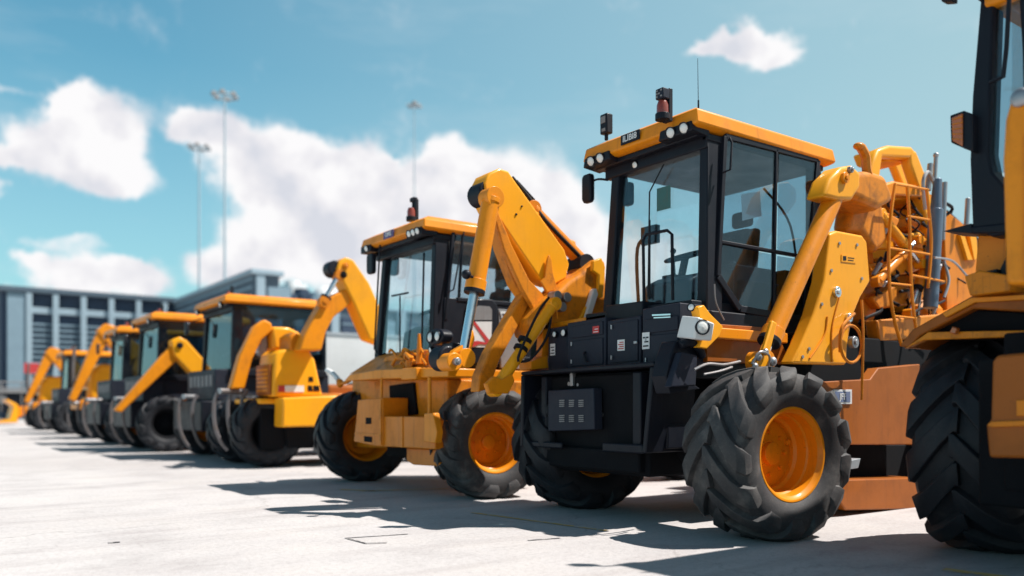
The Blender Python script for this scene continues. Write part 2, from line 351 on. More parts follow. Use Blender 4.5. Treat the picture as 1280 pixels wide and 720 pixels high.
def cab(parent, org, x0, x1, y0, y1, z0, z1, roof, full=True, lean=.1, glassmat='glass'):
    """roof = (x0,x1,y0,y1,z0,z1). y0 = near side"""
    rx0, rx1, ry0, ry1, rz0, rz1 = roof
    # roof shell: fascia with a crowned top
    m = MB(org); i = .10
    ring = lambda a, z: [(rx0 + a, ry0 + a, z), (rx1 - a, ry0 + a, z), (rx1 - a, ry1 - a, z), (rx0 + a, ry1 - a, z)]
    vs = [[m.bm.verts.new(V(p) - m.o) for p in l] for l in (ring(.05, rz0), ring(0, rz0 + .03), ring(.02, rz1 - .02), ring(.14, rz1 + .045), ring(.5, rz1 + .07))]
    for a, b in zip(vs, vs[1:]):
        for k in range(4): m.bm.faces.new((a[k], b[k], b[(k + 1) % 4], a[(k + 1) % 4]))
    m.bm.faces.new(vs[0]); m.bm.faces.new(vs[-1][::-1])
    r = m.build('roof', 'orange', parent, bevel=.014, seg=3)
    m = MB(org); m.box(rx0 + .09, rx1 - .09, ry0 + .08, ry1 - .08, rz0 - .05, rz0 + .002)
    m.build('headliner', 'black', r, bevel=.01)
    # frame: posts, rails
    f = MB(org); w = .11; zt = rz0 - .02
    f.poly([(x0, y0, z0), (x0 + .20, y0, z0), (x0 + .20, y0 + w, z0), (x0, y0 + w, z0)], [(x0 + lean * .4, y0 + .02, zt), (x0 + .2 + lean * .3, y0 + .02, zt), (x0 + .2 + lean * .3, y0 + w, zt), (x0 + lean * .4, y0 + w, zt)])
    f.poly([(x0, y1 - w, z0), (x0 + .12, y1 - w, z0), (x0 + .12, y1, z0), (x0, y1, z0)], [(x0 + lean * .4, y1 - w - lean, zt), (x0 + .14, y1 - w - lean, zt), (x0 + .14, y1 - lean, zt), (x0 + lean * .4, y1 - lean, zt)])
    for y in (y0 + .005, y1 - w - .005):
        f.box(x1 - .10, x1, y, y + w, z0, zt)
    f.box(x0 - .02, x1 + .01, y0 - .015, y1 + .01, z0 - .12, z0 + .02)
    f.box(x0 + .02, x0 + .10, y0 + .02, y1 - .02, zt - .12, zt)
    f.box(x0 + .02, x1, y0 + .01, y0 + .07, zt - .06, zt + .005)
    f.box(x1 - .09, x1 - .01, y0 + .02, y1 - .02, z0, z0 + (z1 - z0) * .30)
    fr = f.build('cab_frame', 'black', parent, bevel=.012)
    # windscreen
    m = MB(org); m.poly([(x0 + .03, y0 + w - .01, z0), (x0 + .04 + lean * .4, y0 + w - .01, zt - .1), (x0 + .04 + lean * .4, y1 - w + .01 - lean, zt - .1), (x0 + .03, y1 - w + .01, z0)],
                        [(x0 + .036, y0 + w - .01, z0), (x0 + .046 + lean * .4, y0 + w - .01, zt - .1), (x0 + .046 + lean * .4, y1 - w + .01 - lean, zt - .1), (x0 + .036, y1 - w + .01, z0)])
    m.build('windscreen', glassmat, parent, bevel=0)
    m = MB(org); m.box(x0 + .18, x1 - .09, y1 - .06, y1 - .054, z0 + .02, zt); m.build('side_window', glassmat, parent, bevel=0)
    m = MB(org); m.box(x1 - .055, x1 - .049, y0 + w, y1 - w, z0 + (z1 - z0) * .3, zt); m.build('rear_window', glassmat, parent, bevel=0)
    # inside
    if full:
        cy = (y0 + y1) / 2; sx = x0 + (x1 - x0) * .58
        s = MB(org); s.box(sx - .28, sx + .2, cy - .25, cy + .25, z0 + .28, z0 + .42)
        s.poly([(sx + .14, cy - .24, z0 + .36), (sx + .26, cy - .24, z0 + .36), (sx + .26, cy + .24, z0 + .36), (sx + .14, cy + .24, z0 + .36)], [(sx + .28, cy - .20, z0 + .95), (sx + .38, cy - .20, z0 + .95), (sx + .38, cy + .20, z0 + .95), (sx + .28, cy + .20, z0 + .95)])
        s.box(sx + .29, sx + .37, cy - .12, cy + .12, z0 + .98, z0 + 1.14); s.box(sx - .15, sx + .15, cy - .16, cy + .16, z0 - .05, z0 + .3)
        s.build('seat', 'fabric', parent, bevel=.04, seg=3)
        s = MB(org); a = V((-.35, 0, 1)).normalized()
        s.torus((x0 + .48, cy + .02, z0 + .62), a, .19, .016); s.cyl((x0 + .30, cy + .02, z0 + .0), (x0 + .48, cy + .02, z0 + .62), .035)
        s.cyl((x0 + .48, cy - .17, z0 + .62), (x0 + .48, cy + .21, z0 + .62), .012); s.build('steering_wheel', 'black', parent, bevel=0)
        s = MB(org); s.poly([(x0 + .14, cy - .34, z0), (x0 + .42, cy - .34, z0), (x0 + .42, cy + .30, z0), (x0 + .14, cy + .30, z0)], [(x0 + .16, cy - .30, z0 + .34), (x0 + .34, cy - .30, z0 + .42), (x0 + .34, cy + .24, z0 + .42), (x0 + .16, cy + .24, z0 + .34)])
        s.build('dashboard', 'charcoal', parent, bevel=.03, seg=3)
        s = MB(org)
        for yy in (cy - .36, cy + .36):
            s.box(sx - .35, sx + .25, yy - .08, yy + .08, z0, z0 + .50); s.cyl((sx - .25, yy, z0 + .5), (sx - .27, yy, z0 + .72), .012); s.ball((sx - .27, yy, z0 + .74), .03)
        s.build('lever_console', 'charcoal', parent, bevel=.02)
    return r, fr
def beacon(parent, org, c, s=1.0, plate=True):
    c = V(c); m = MB(org); m.cyl(c - V((0, 0, .03 * s)), c + V((0, 0, .035 * s)), .075 * s); m.box(c.x + .05 * s, c.x + .10 * s, c.y - .05 * s, c.y + .05 * s, c.z - .03, c.z + .30 * s)
    b = m.build('beacon', 'black', parent, bevel=.004)
    m = MB(org); m.lathe(c, (0, 0, 1), [(.035 * s, .062 * s), (.12 * s, .06 * s), (.165 * s, .045 * s), (.175 * s, 0)], 24); m.build('beacon_lens', 'redlens', b, bevel=0)
    if plate:
        m = MB(org); m.box(c.x - .05 * s, c.x + .05 * s, c.y - .055 * s, c.y + .055 * s, c.z + .18 * s, c.z + .29 * s); m.build('sensor_box', 'charcoal', b, bevel=.01)
        m = MB(org)
        for k in range(3):
            for j in range(3):
                if (k + j) % 2 == 0 or k == 2: m.box(c.x - .056 * s, c.x - .049 * s, c.y - .042 * s + .03 * s * k, c.y - .022 * s + .03 * s * k, c.z + .195 * s + .03 * s * j, c.z + .212 * s + .03 * s * j)
        m.build('sensor_marking', 'greyplastic', b, bevel=0)
def mirror(parent, org, c, w, h, arm_to, d=.06):
    c = V(c); m = MB(org)
    P = [(c.y - w / 2, c.z - h * .42), (c.y - w * .35, c.z - h / 2), (c.y + w * .3, c.z - h / 2), (c.y + w / 2, c.z - h * .36), (c.y + w / 2, c.z + h * .4), (c.y + w * .3, c.z + h / 2), (c.y - w * .4, c.z + h / 2), (c.y - w / 2, c.z + h * .42)]
    m.yz(P, c.x - d / 2, c.x + d / 2); o = m.build('mirror', 'black', parent, bevel=.015)
    m = MB(org); m.yz([(c.y + (y - c.y) * .85, c.z + (z - c.z) * .88) for y, z in P], c.x + d / 2, c.x + d / 2 + .004); m.build('mirror_glass', 'chrome', o, bevel=0)
    m = MB(org); m.tube([c + V((0, 0, h * .2)), (c + V(arm_to)) / 2 + V((0, 0, .05)), arm_to], .011); m.build('mirror_arm', 'black', o, bevel=0)

def sticker(parent, org, px0, py0, px1, py1, X, mat='white', lines=4, ink='red'):
    a = PX(px0, py0, X); b = PX(px1, py1, X); y0, y1 = sorted((a.y, b.y)); z0, z1 = sorted((a.z, b.z))
    m = MB(org); m.box(X - .003, X, y0, y1, z0, z1); s = m.build('warning_sticker', mat, parent, bevel=0)
    m = MB(org); h = (z1 - z0)
    for k in range(lines):
        z = z0 + h * (.14 + .76 * k / lines); m.box(X - .005, X - .002, y0 + .12 * (y1 - y0), y1 - (.12 + .2 * (k % 2)) * (y1 - y0), z, z + h * .09)
    m.build('printed_lines', ink, s, bevel=0)

# ================================================================== MACHINE 1 (the sharp black-fronted one)
def machine_one():
    O = V((5.5, 5.35, 0)); T = thing('construction_machine', O, 'sharp machine with a black open-fronted bumper, tall glass cab and dusty front tyre', 'construction machine', GR)
    B = lambda: MB(O)
    roof, fr = cab(T, O, 5.45, 7.08, 4.73, 6.03, 1.80, 3.30, (5.30, 7.27, 4.70, 6.14, 3.33, 3.50))
    # lamp pods and roof lamps
    for (ya, yb, cs) in ((4.74, 5.13, (4.83, 4.98)), (5.74, 6.12, (5.87, 6.00))):
        m = B(); m.poly([(5.288, ya, 3.30), (5.50, ya, 3.28), (5.50, yb, 3.28), (5.288, yb, 3.30)], [(5.288, ya + .02, 3.385), (5.50, ya, 3.385), (5.50, yb, 3.385), (5.288, yb - .02, 3.385)])
        m.build('lamp_pod', 'black', roof, bevel=.01)
        for cy in cs: lamp_round(T, O, (5.280, cy, 3.335), (-1, -.15, -.35), .046)
    lamp_round(T, O, (5.47, 5.60, 3.24), (-1, 0, -.3), .035)
    m = B(); m.box(5.289, 5.30, 5.36, 5.60, 3.385, 3.475); npl = m.build('name_plate', 'black', roof, bevel=.004)
    text('ILIBI8', .078, 'white', npl, O, (5.286, 5.48, 3.43), (0, -1, 0))
    beacon(T, O, PY(826, 143, 5.0) + V((.02, 0, -.02)), .82)
    c = PX(758, 168, 5.45); m = B(); m.cyl(c - V((0, 0, .06)), c + V((0, 0, .02)), .018); m.box(c.x - .04, c.x + .04, c.y - .05, c.y + .05, c.z, c.z + .19); rc = m.build('roof_camera', 'black', T, bevel=.012)
    m = B(); m.box(c.x - .046, c.x - .039, c.y - .03, c.y + .03, c.z + .10, c.z + .165); m.box(c.x - .046, c.x - .039, c.y - .03, c.y + .02, c.z + .02, c.z + .05); m.build('camera_window', 'greyplastic', rc, bevel=.003)
    c = PY(873, 135, 5.2); m = B(); m.cyl(c - V((0, 0, .05)), c + V((0, 0, .07)), .008); m.cyl(c, c + V((-.01, 0, .45)), .0035, .002, n=8); m.build('antenna', 'black', T, bevel=0)
    mirror(T, O, PX(735, 236, 5.42), .13, .28, PX(760, 225, 5.48))
    mirror(T, O, PX(785, 243, 5.62), .11, .22, PX(781, 215, 5.6))
    # windscreen things
    m = B(); m.tube([PX(805, 378, 5.36), PX(804, 300, 5.36), PX(808, 293, 5.36), PX(834, 288, 5.36), PX(840, 293, 5.36), PX(841, 375, 5.36)], .014, smooth=False); m.build('grab_rail', 'black', T, bevel=0)
    m = B(); m.tube([PX(830, 205, 5.47), PX(812, 240, 5.47), PX(810, 372, 5.47)], .007, smooth=False); m.box(5.462, 5.475, PX(812, 0, 5.47).y - .008, PX(812, 0, 5.47).y + .008, 1.98, 2.7); m.build('wiper', 'black', T, bevel=0)
    m = B(); a = PX(821, 236, 5.50); b = PX(838, 260, 5.50); m.box(5.50, 5.503, b.y, a.y, b.z, a.z); m.build('green_sticker', paint('green_film', (.05, .14, .13)), T, bevel=0)
    m = B(); m.poly([(6.20, 5.0, 1.85), (6.42, 5.0, 1.85), (6.42, 5.75, 1.85), (6.20, 5.75, 1.85)], [(6.48, 5.12, 2.72), (6.62, 5.12, 2.72), (6.62, 5.62, 2.72), (6.48, 5.62, 2.72)]); m.build('seat_back_cover', 'fabric', T, bevel=.08, seg=3)
    m = B(); m.box(6.70, 7.0, 4.86, 5.95, 1.82, 2.30); m.build('rear_console', 'black', T, bevel=.03)
    m = B(); m.tube([(5.62, 5.70, 1.9), (5.60, 5.70, 2.5), (5.75, 5.66, 2.62)], .018); m.box(5.70, 5.76, 5.56, 5.76, 2.55, 2.72); m.build('display_arm', 'black', T, bevel=.01)
    m = B(); m.tube([(6.9, 4.85, 2.0), (6.75, 4.84, 2.7), (6.35, 4.84, 3.0)], .012); m.tube([(6.0, 4.9, 1.9), (6.02, 4.92, 2.25)], .014); m.ball((6.02, 4.92, 2.28), .035); m.box(6.1, 6.6, 4.86, 4.98, 1.82, 2.15); m.build('control_levers', 'charcoal', T, bevel=.01)
    # door on the near side
    d = B(); Y = 4.715; th = .04
    for a, b, w in (((908, 170), (1024, 200), .05), ((908, 170), (899, 345), .045), ((899, 345), (926, 386), .06), ((926, 386), (1008, 400), .06), ((1024, 200), (1006, 398), .05), ((972, 186), (968, 392), .026), ((902, 302), (1014, 322), .03)):
        d.barpx(a, b, w, Y, th)
    dr = d.build('door', 'black', T, bevel=.006)
    for q, mt in (([(909, 172), (971, 188), (970, 314), (903, 301)], 'tinted'), ([(974, 189), (1022, 201), (1014, 321), (972, 315)], 'tinted'), ([(903, 306), (969, 319), (967, 390), (928, 384), (901, 344)], 'tinted'), ([(972, 320), (1013, 326), (1007, 396), (970, 391)], 'tinted')):
        m = B(); m.pY(q, Y + .015, Y + .021); m.build('door_glass', mt, dr, bevel=0)
    m = B(); m.tube([PY(912, 172, 4.66), PY(915, 178, 4.64), PY(913, 212, 4.64), PY(903, 216, 4.70)], .010, smooth=False); m.build('door_handle', 'black', dr, bevel=0)
    m = B(); m.tube([PY(893, 355, 4.69), PY(895, 378, 4.69), PY(905, 400, 4.69)], .006); m.build('seal_strip', 'greyplastic', dr, bevel=0)
    m = B(); m.pY([(927, 243), (950, 239), (952, 270), (928, 276)], Y + .024, Y + .027); m.build('glass_reflection', 'white', dr, bevel=0)  # white patch standing in for a bright reflection on the door glass
    # black body below the windscreen: cabinets
    m = B(); m.box(5.30, 6.2, 4.76, 6.10, 1.25, 1.90); m.build('front_bulkhead', 'black', T, bevel=.01)
    cabs = [([(685, 411), (709, 407), (709, 462), (685, 464)], 5.17, 'cabinet'), ([(709, 404), (757, 396), (757, 458), (709, 461)], 5.12, 'cabinet'),
            ([(759, 401), (801, 394), (801, 455), (759, 457)], 5.13, 'cabinet'), ([(803, 386), (850, 378), (850, 458), (803, 458)], 5.10, 'cabinet')]
    cb = []
    for q, X, n in cabs:
        m = B(); m.pX(q, X, X + .30); cb.append(m.build(n, 'charcoal', T, bevel=.01))
    m = B(); m.pX([(757, 382), (803, 376), (803, 396), (757, 402)], 5.24, 5.5); m.build('cowl_panel', 'black', T, bevel=.01)
    # door leaves of the cabinets
    for q, X, k in (([(713, 427), (753, 422), (753, 455), (713, 458)], 5.108, 1), ([(713, 409), (753, 401), (753, 418), (713, 423)], 5.108, 1), ([(763, 405), (797, 399), (797, 451), (763, 454)], 5.118, 2), ([(806, 420), (847, 416), (847, 454), (806, 455)], 5.088, 3), ([(806, 400), (847, 394), (847, 412), (806, 417)], 5.088, 3)):
        m = B(); m.pX(q, X, X + .016); m.build('door_leaf', 'charcoal', cb[k], bevel=.005)
    m = B(); p = PX(731, 447, 5.10); m.tube([p + V((0, 0, .05)), p + V((-.02, -.01, .02)), p + V((-.01, -.03, -.04))], .012); m.build('handle', 'black', cb[1], bevel=0)
    for k in range(3):
        m = B(); a = PX(716, 411 + 4 * k, 5.105); b = PX(750, 404 + 4 * k, 5.105); m.post((5.100, a.y, a.z), (5.100, b.y, b.z), .006, .001)
    sticker(cb[1], O, 741, 408, 749, 416, 5.105, 'red', 2, 'white'); sticker(cb[2], O, 772, 425, 781, 438, 5.115, 'white', 4, 'red')
    sticker(cb[3], O, 803, 416, 812, 436, 5.085, 'white', 3, 'black'); sticker(cb[0], O, 688, 430, 694, 444, 5.165, 'white', 3, 'charcoal')
    m = B(); m.pX([(815, 393), (838, 392), (838, 394), (815, 395)], 5.07, 5.10); m.pX([(817, 396.5), (838, 395.5), (838, 397), (817, 398)], 5.07, 5.10); m.build('chrome_trim', 'chrome', cb[3], bevel=0)
    m = B(); m.pX([(812, 455), (842, 455.5), (842, 457.5), (812, 457)], 5.04, 5.10); m.build('chrome_trim', 'chrome', cb[3], bevel=0)
    lamp_round(T, O, PX(704, 416, 5.14), (-1, 0, 0), .035); lamp_round(T, O, PX(693, 418, 5.14), (-1, 0, 0), .03)
    for px, py, k in ((715, 430, 1), (715, 452, 1), (765, 409, 2), (765, 447, 2), (808, 424, 3), (808, 450, 3)):
        m = B(); p = PX(px, py, 5.09 if k == 3 else 5.11); m.cyl(p - V((.008, 0, .018)), p + V((-.008, 0, .018)), .008, n=10); m.build('hinge', 'steel', cb[k], bevel=0)
    for px, py, k in ((795, 428, 2), (844, 436, 3)):
        m = B(); p = PX(px, py, 5.085 if k == 3 else 5.113); m.box(p.x - .012, p.x + .004, p.y - .02, p.y + .02, p.z - .012, p.z + .012); m.build('latch', 'steel', cb[k], bevel=.003)
    # open-fronted bumper box
    m = B(); X0, X1 = 4.90, 5.42
    yN, yF = 4.80, 6.60
    m.poly([(X0, yN, 1.375), (X0, yF, 1.355), (X0, yF, 1.32), (X0, yN, 1.335)], [(X1, yN, 1.40), (X1, yF, 1.38), (X1, yF, 1.32), (X1, yN, 1.335)])
    m.poly([(X0, yN, 1.334), (X0, yN + .05, 1.334), (X0, yN + .14, .63), (X0, yN + .09, .63)], [(X1, yN, 1.334), (X1, yN + .05, 1.334), (X1, yN + .14, .63), (X1, yN + .09, .63)])
    m.poly([(X0, yF - .05, 1.319), (X0, yF, 1.319), (X0, yF + .02, .62), (X0, yF - .03, .62)], [(X1, yF - .05, 1.319), (X1, yF, 1.319), (X1, yF + .02, .62), (X1, yF - .03, .62)])
    m.box(X0, X0 + .03, yN + .13, yN + .62, .625, .70); m.box(X0 + .02, X0 + .05, yF - .6, yF - .03, .625, .68)
    m.box(X0 + .22, X1 - .01, yN + .06, yF - .052, .66, 1.318)
    m.box(X0 + .05, X0 + .22, yN + .20, yN + .30, .66, 1.30); m.box(X0 + .08, X0 + .22, yF - .30, yF - .22, .66, 1.30)
    bp = m.build('front_bumper', 'black', T, bevel=.012)
    m = B(); m.pX([(685, 488), (742, 485), (743, 537), (685, 539)], X0 + .03, X0 + .13); pn = m.build('hatch_panel', 'charcoal', bp, bevel=.008)
    m = B()
    for r in range(2):
        for c in range(3):
            px = 699 + 12 * c; py = 500 + 19 * r
            for k in range(4): m.pX([(px, py + 2.4 * k), (px + 6, py + 2.4 * k - .3), (px + 6, py + 2.4 * k + 1), (px, py + 2.4 * k + 1.3)], X0 + .022, X0 + .032)
    m.build('vent_slots', 'greyplastic', pn, bevel=0)
    m = B()
    for px, py, r in ((716, 480, .022), (727, 481, .018), (757, 518, .030)): p = PX(px, py, X0 + .2); m.cyl(p - V((.05, 0, 0)), p + V((.03, 0, 0)), r, n=12)
    p = PX(716, 480, X0 + .14); m.box(p.x - .02, p.x + .02, p.y - .02, p.y + .02, p.z - .02, p.z + .10); m.build('tow_bolt', 'steel', bp, bevel=.003)
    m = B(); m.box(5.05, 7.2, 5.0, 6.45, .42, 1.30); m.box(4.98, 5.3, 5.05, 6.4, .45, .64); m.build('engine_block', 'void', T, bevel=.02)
    m = B(); m.cyl((5.45, 4.3, .66), (5.62, 6.4, .66), .14); m.box(5.3, 5.8, 5.1, 5.6, .45, .9); m.build('axle', 'void', T, bevel=.01)
    # headlamp on a yellow bracket with hanger
    m = B(); m.pY([(872, 384), (880, 381), (888, 392), (904, 408), (900, 420), (884, 436), (872, 434), (880, 420)], 4.52, 4.60); br = m.build('lamp_bracket', 'yellow', T, bevel=.008)
    m = B(); a = PX(846, 0, 5.05).y
    A = [PX(852, 394, 5.02), PX(872, 396, 5.02), PX(868, 424, 5.02), PX(845, 422, 5.02)]
    m.poly(A, [V((p.x + .14, p.y * .99 - .02 + .01, (p.z - 1.48) * .8 + 1.48)) for p in A]); hl = m.build('headlamp', 'white', T, bevel=.012)
    lamp_round(T, O, PY(878, 409, 4.44), (-.35, -1, 0), .055); lamp_round(T, O, PX(864, 384, 5.1), (-1, -.3, .1), .03)
    m = B(); m.pY([(845, 426), (868, 424), (880, 436), (874, 448), (858, 452), (852, 470), (876, 486), (838, 492), (832, 470), (838, 446)], 4.62, 4.78)
    m.tube([PY(850, 432, 4.6), PY(862, 428, 4.58), PY(874, 436, 4.58), PY(878, 446, 4.6)], .035)
    m.build('lamp_hanger', 'black', T, bevel=.015)
    m = B(); m.pY([(852, 440), (872, 444), (870, 482), (838, 484)], 4.55, 4.62); m.build('mud_flap', 'charcoal', T, bevel=.01)
    # chassis skirt
    m = B(); m.pY([(884, 404), (968, 410), (990, 455), (884, 452)], 4.66, 4.76); m.build('skirt_panel', 'shaded_orange', T, bevel=.006)
    m = B(); a = PY(884, 408, 4.6); b = PY(985, 412, 4.6); m.box(a.x, b.x, 4.60, 4.78, a.z - .09, a.z + .0); m.build('skirt_rail', 'orange', T, bevel=.01)
    m = B(); m.tube([PY(868, 462, 4.5), PY(885, 455, 4.47), PY(905, 456, 4.47), PY(925, 452, 4.5)], .012); m.tube([PY(880, 468, 4.45), PY(900, 464, 4.42), PY(915, 459, 4.45)], .010); m.build('chrome_pipe', 'steel', T, bevel=0)
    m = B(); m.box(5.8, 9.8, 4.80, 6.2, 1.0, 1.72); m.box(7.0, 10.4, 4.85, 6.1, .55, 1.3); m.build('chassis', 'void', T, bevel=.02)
    m = B(); m.pY([(1010, 478), (1088, 474), (1098, 460), (1150, 455), (1150, 556), (1038, 556), (1010, 540)], 4.50, 4.62); sf = m.build('side_frame', 'shaded_orange', T, bevel=.01)
    m = B(); m.pY([(1042, 487), (1065, 487), (1065, 505), (1042, 505)], 4.485, 4.50); pl = m.build('number_plate', 'white', sf, bevel=.002)
    m = B(); m.pY([(1044, 489.5), (1063, 489.5), (1063, 502.5), (1044, 502.5)], 4.482, 4.486); m.build('plate_field', paint('plate_blue', (.16, .2, .33), amount=.1), pl, bevel=0)
    p = PY(1053.5, 496, 4.480); text('JFF', .085, 'white', pl, O, p, (1, 0, 0))
    m = B(); m.pY([(1028, 490), (1040, 490), (1040, 503), (1034, 503)], 4.47, 4.50); m.build('plate_lamp', 'black', sf, bevel=.003)
    m = B(); m.pY([(1052, 600), (1150, 597), (1150, 636), (1058, 638), (1045, 622)], 4.45, 4.9); m.build('tool_box', 'shaded_orange', T, bevel=.012)
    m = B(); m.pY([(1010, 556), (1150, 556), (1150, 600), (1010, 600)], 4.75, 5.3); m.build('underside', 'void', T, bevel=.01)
    m = B(); m.pY([(1056, 577), (1076, 573), (1073, 585), (1054, 588)], 4.15, 4.45); m.build('step', 'galv', T, bevel=.004)
    m = B(); a = PY(1050, 598, 4.3); m.cyl(a, a + V((.03, .25, 0)), .022); a = PY(1046, 608, 4.25); m.box(a.x - .05, a.x + .05, 4.25, 4.5, a.z - .02, a.z + .02); m.build('step_bracket', 'steel', T, bevel=.003)
    # wheels
    wheel(T, O, (5.43, 4.10, .65), 1.33, .58, turn=R_(-5), mat='dusty', lugs=13, flip=1, sweep=.58)
    wheel(T, O, (5.62, 6.50, .69), 1.42, .62, turn=R_(-6), outer=1, lugs=13, flip=1)
    wheel(T, O, (9.4, 4.5, .66), 1.34, .5, lugs=12, detail=0); wheel(T, O, (9.4, 6.4, .66), 1.34, .5, outer=1, lugs=12, detail=0)
    # near side arm: cylinder and swing plate
    piston(T, O, PY(1045, 240, 4.40), PY(950, 452, 4.40), .085, rod=.12, barrel='orange')
    m = B(); m.pY([(938, 452), (955, 438), (966, 400), (972, 404), (963, 440), (968, 458), (960, 470)], 4.30, 4.34); m.build('cylinder_bracket', 'yellow', T, bevel=.012)
    m = B(); m.pY([(1030, 245), (1038, 222), (1052, 208), (1066, 206), (1076, 216), (1076, 234), (1066, 250), (1048, 250)], 4.30, 4.5); m.build('cylinder_bracket', 'yellow', T, bevel=.035, seg=4)
    m = B()
    for k, (px, py, r) in enumerate(((948, 446, .035), (957, 440, .03), (966, 452, .04), (944, 458, .03))): p = PY(px, py, 4.28); m.ball(p, r, (1, .8, 1), 12)
    m.tube([PY(940, 455, 4.29), PY(950, 440, 4.26), PY(962, 446, 4.26), PY(958, 466, 4.3)], .010); m.build('hose_coupling', 'steel', T, bevel=0)
    m = B(); m.pY([(1037, 292), (1046, 288), (1078, 294), (1084, 302), (1088, 352), (1076, 372), (1066, 396), (1060, 430), (1058, 456), (990, 454), (1002, 430), (1018, 392), (1030, 350)], 4.46, 4.60)
    sp = m.build('swing_plate', 'yellow', T, bevel=.022, seg=3)
    m = B(); m.pY([(1060, 300), (1076, 302), (1080, 350), (1066, 376)], 4.60, 5.1); m.build('swing_plate_web', 'deep', sp, bevel=.01)
    m = B(); m.tube([PY(1034, 396, 4.455), PY(1030, 420, 4.455), PY(1012, 448, 4.455)], .009); m.tube([PY(1049, 372, 4.455), PY(1040, 410, 4.455), PY(1040, 452, 4.455)], .008); m.build('weld_seam', 'orange', sp, bevel=0)
    pin(sp, O, PY(1047, 365, 4.44), .050, 4.46, 'chrome'); pin(sp, O, PY(1062, 397, 4.44), .042, 4.46, 'chrome'); pin(sp, O, PY(1066, 428, 4.5), .055, 4.5, 'steel')
    for px, py in ((1050, 304), (1072, 306), (1078, 348), (1040, 338), (1028, 380), (1012, 436), (1004, 446)): m = B(); p = PY(px, py, 4.45); m.cyl(p + V((0, .012, 0)), p - V((0, .001, 0)), .016, n=6); m.build('bolt', 'steel', sp, bevel=0)
    m = B(); m.pY([(1052, 318), (1070, 320), (1070, 329), (1052, 327)], 4.454, 4.46); st = m.build('warning_sticker', 'yellow', sp, bevel=0)
    m = B(); m.pY([(1054, 320), (1058, 320), (1058, 325.5), (1054, 325.5)], 4.452, 4.454); m.pY([(1060, 321.5), (1068, 322.5), (1068, 323.5), (1060, 322.5)], 4.452, 4.454); m.pY([(1060, 324.5), (1067, 325.3), (1067, 326.3), (1060, 325.5)], 4.452, 4.454); m.build('printed_lines', 'black', st, bevel=0)
    m = B(); m.torus(PY(1064, 430, 4.40), (0, 1, 0), .17, .014); m.tube([PY(1077, 375, 4.40), PY(1079, 420, 4.38), PY(1077, 500, 4.40)], .012); m.tube([PY(1050, 440, 4.42), PY(1052, 410, 4.38), PY(1068, 392, 4.40)], .014); m.build('feed_hose', 'rust', T, bevel=0)
    p = PY(1057, 222, 4.28); pin(T, O, p, .05, 4.30, 'orange'); pin(T, O, PY(1064, 212, 4.28), .03, 4.30, 'steel')
    m = B(); m.pY([(1052, 215), (1090, 212), (1108, 218), (1120, 250), (1100, 262), (1066, 246)], 4.5, 4.9); m.pY([(1066, 246), (1104, 250), (1112, 300), (1096, 318), (1078, 290), (1060, 288), (1064, 262)], 4.75, 4.95); m.build('link_arm', 'rust', T, bevel=.07, seg=5)
    m = B(); m.tube([PY(1076, 184, 4.55), PY(1082, 196, 4.55), PY(1084, 215, 4.55), PY(1092, 236, 4.55)], .045); m.ball(PY(1074, 183, 4.55), .05, (1.4, 1, .7)); m.build('boom_hook', 'rust', T, bevel=0)
    # the loader boom head and stacked spools behind the cab
    m = B(); m.pY([(1092, 200), (1098, 186), (1112, 181), (1140, 183), (1146, 190), (1138, 198), (1104, 196), (1100, 226), (1094, 240), (1084, 240), (1086, 222)], 4.9, 5.02)
    m.pY([(1138, 186), (1146, 188), (1160, 224), (1172, 288), (1162, 292), (1150, 240), (1138, 204)], 4.9, 5.02)
    m.pY([(1104, 184), (1140, 184), (1136, 204), (1110, 200)], 5.02, 5.4)
    m.pY([(1112, 190), (1144, 190), (1178, 300), (1160, 310)], 5.4, 5.5)
    m.build('boom_head', 'yellow', T, bevel=.035, seg=3)
    m = B(); c = PY(1128, 300, 5.25); c.z = 0
    def zat(py): return PY(1128, py, 5.25).z
    for (pa, pb, r, rr) in ((232, 262, .26, .10), (262, 290, .30, .26), (292, 316, .20, .30), (318, 344, .34, .30), (346, 372, .28, .34), (374, 402, .36, .30)):
        za, zb = zat(pb), zat(pa); m.lathe((c.x + .12, c.y, 0), (0, 0, 1), [(za, .02), (za, r * .8), (za + .03, r), ((za + zb) / 2, r * 1.02), (zb - .04, rr), (zb, rr * .6), (zb, .02)], 32)
    m.build('spool_stack', 'orange', T, bevel=0, smooth=30)
    for k in range(5):
        z = zat(250 + 34 * k); m = B(); x = c.x - .05
        m.poly([(x - .34, 4.95, z), (x + .30, 4.93, z - .05), (x + .36, 5.0, z - .12), (x - .28, 5.02, z - .08)], [(x - .30, 5.5, z + .04), (x + .3, 5.5, z - .02), (x + .3, 5.5, z - .10), (x - .3, 5.5, z - .06)])
        m.build('spool_guard', 'rust' if k % 2 else 'yellow', T, bevel=.01)
    m = B()
    rnd = random.Random(3)
    for k in range(26):
        px = rnd.uniform(1080, 1190); py = rnd.uniform(225, 400); q = []
        for j in range(5): q.append(PY(px + rnd.uniform(-14, 14) + j * rnd.uniform(-6, 8), py + j * 15 + rnd.uniform(-5, 5), 4.9 + rnd.uniform(-.1, .2)))
        m.tube(q, rnd.choice((.010, .014, .018)))
    m.build('hydraulic_hoses', 'hose', T, bevel=0)
    for k in range(9): p = PY(rnd.uniform(1088, 1185), rnd.uniform(290, 400), 4.85); m = B(); m.cyl(p, p + V((rnd.uniform(-.08, .08), -.04, rnd.uniform(.03, .14))), rnd.uniform(.02, .04), n=12); m.build('valve_fitting', 'steel', T, bevel=.004)
    m = B(); m.box(c.x - .5, c.x + 1.2, 5.15, 5.9, 1.2, 2.15); m.build('winch_housing', 'void', T, bevel=.03)
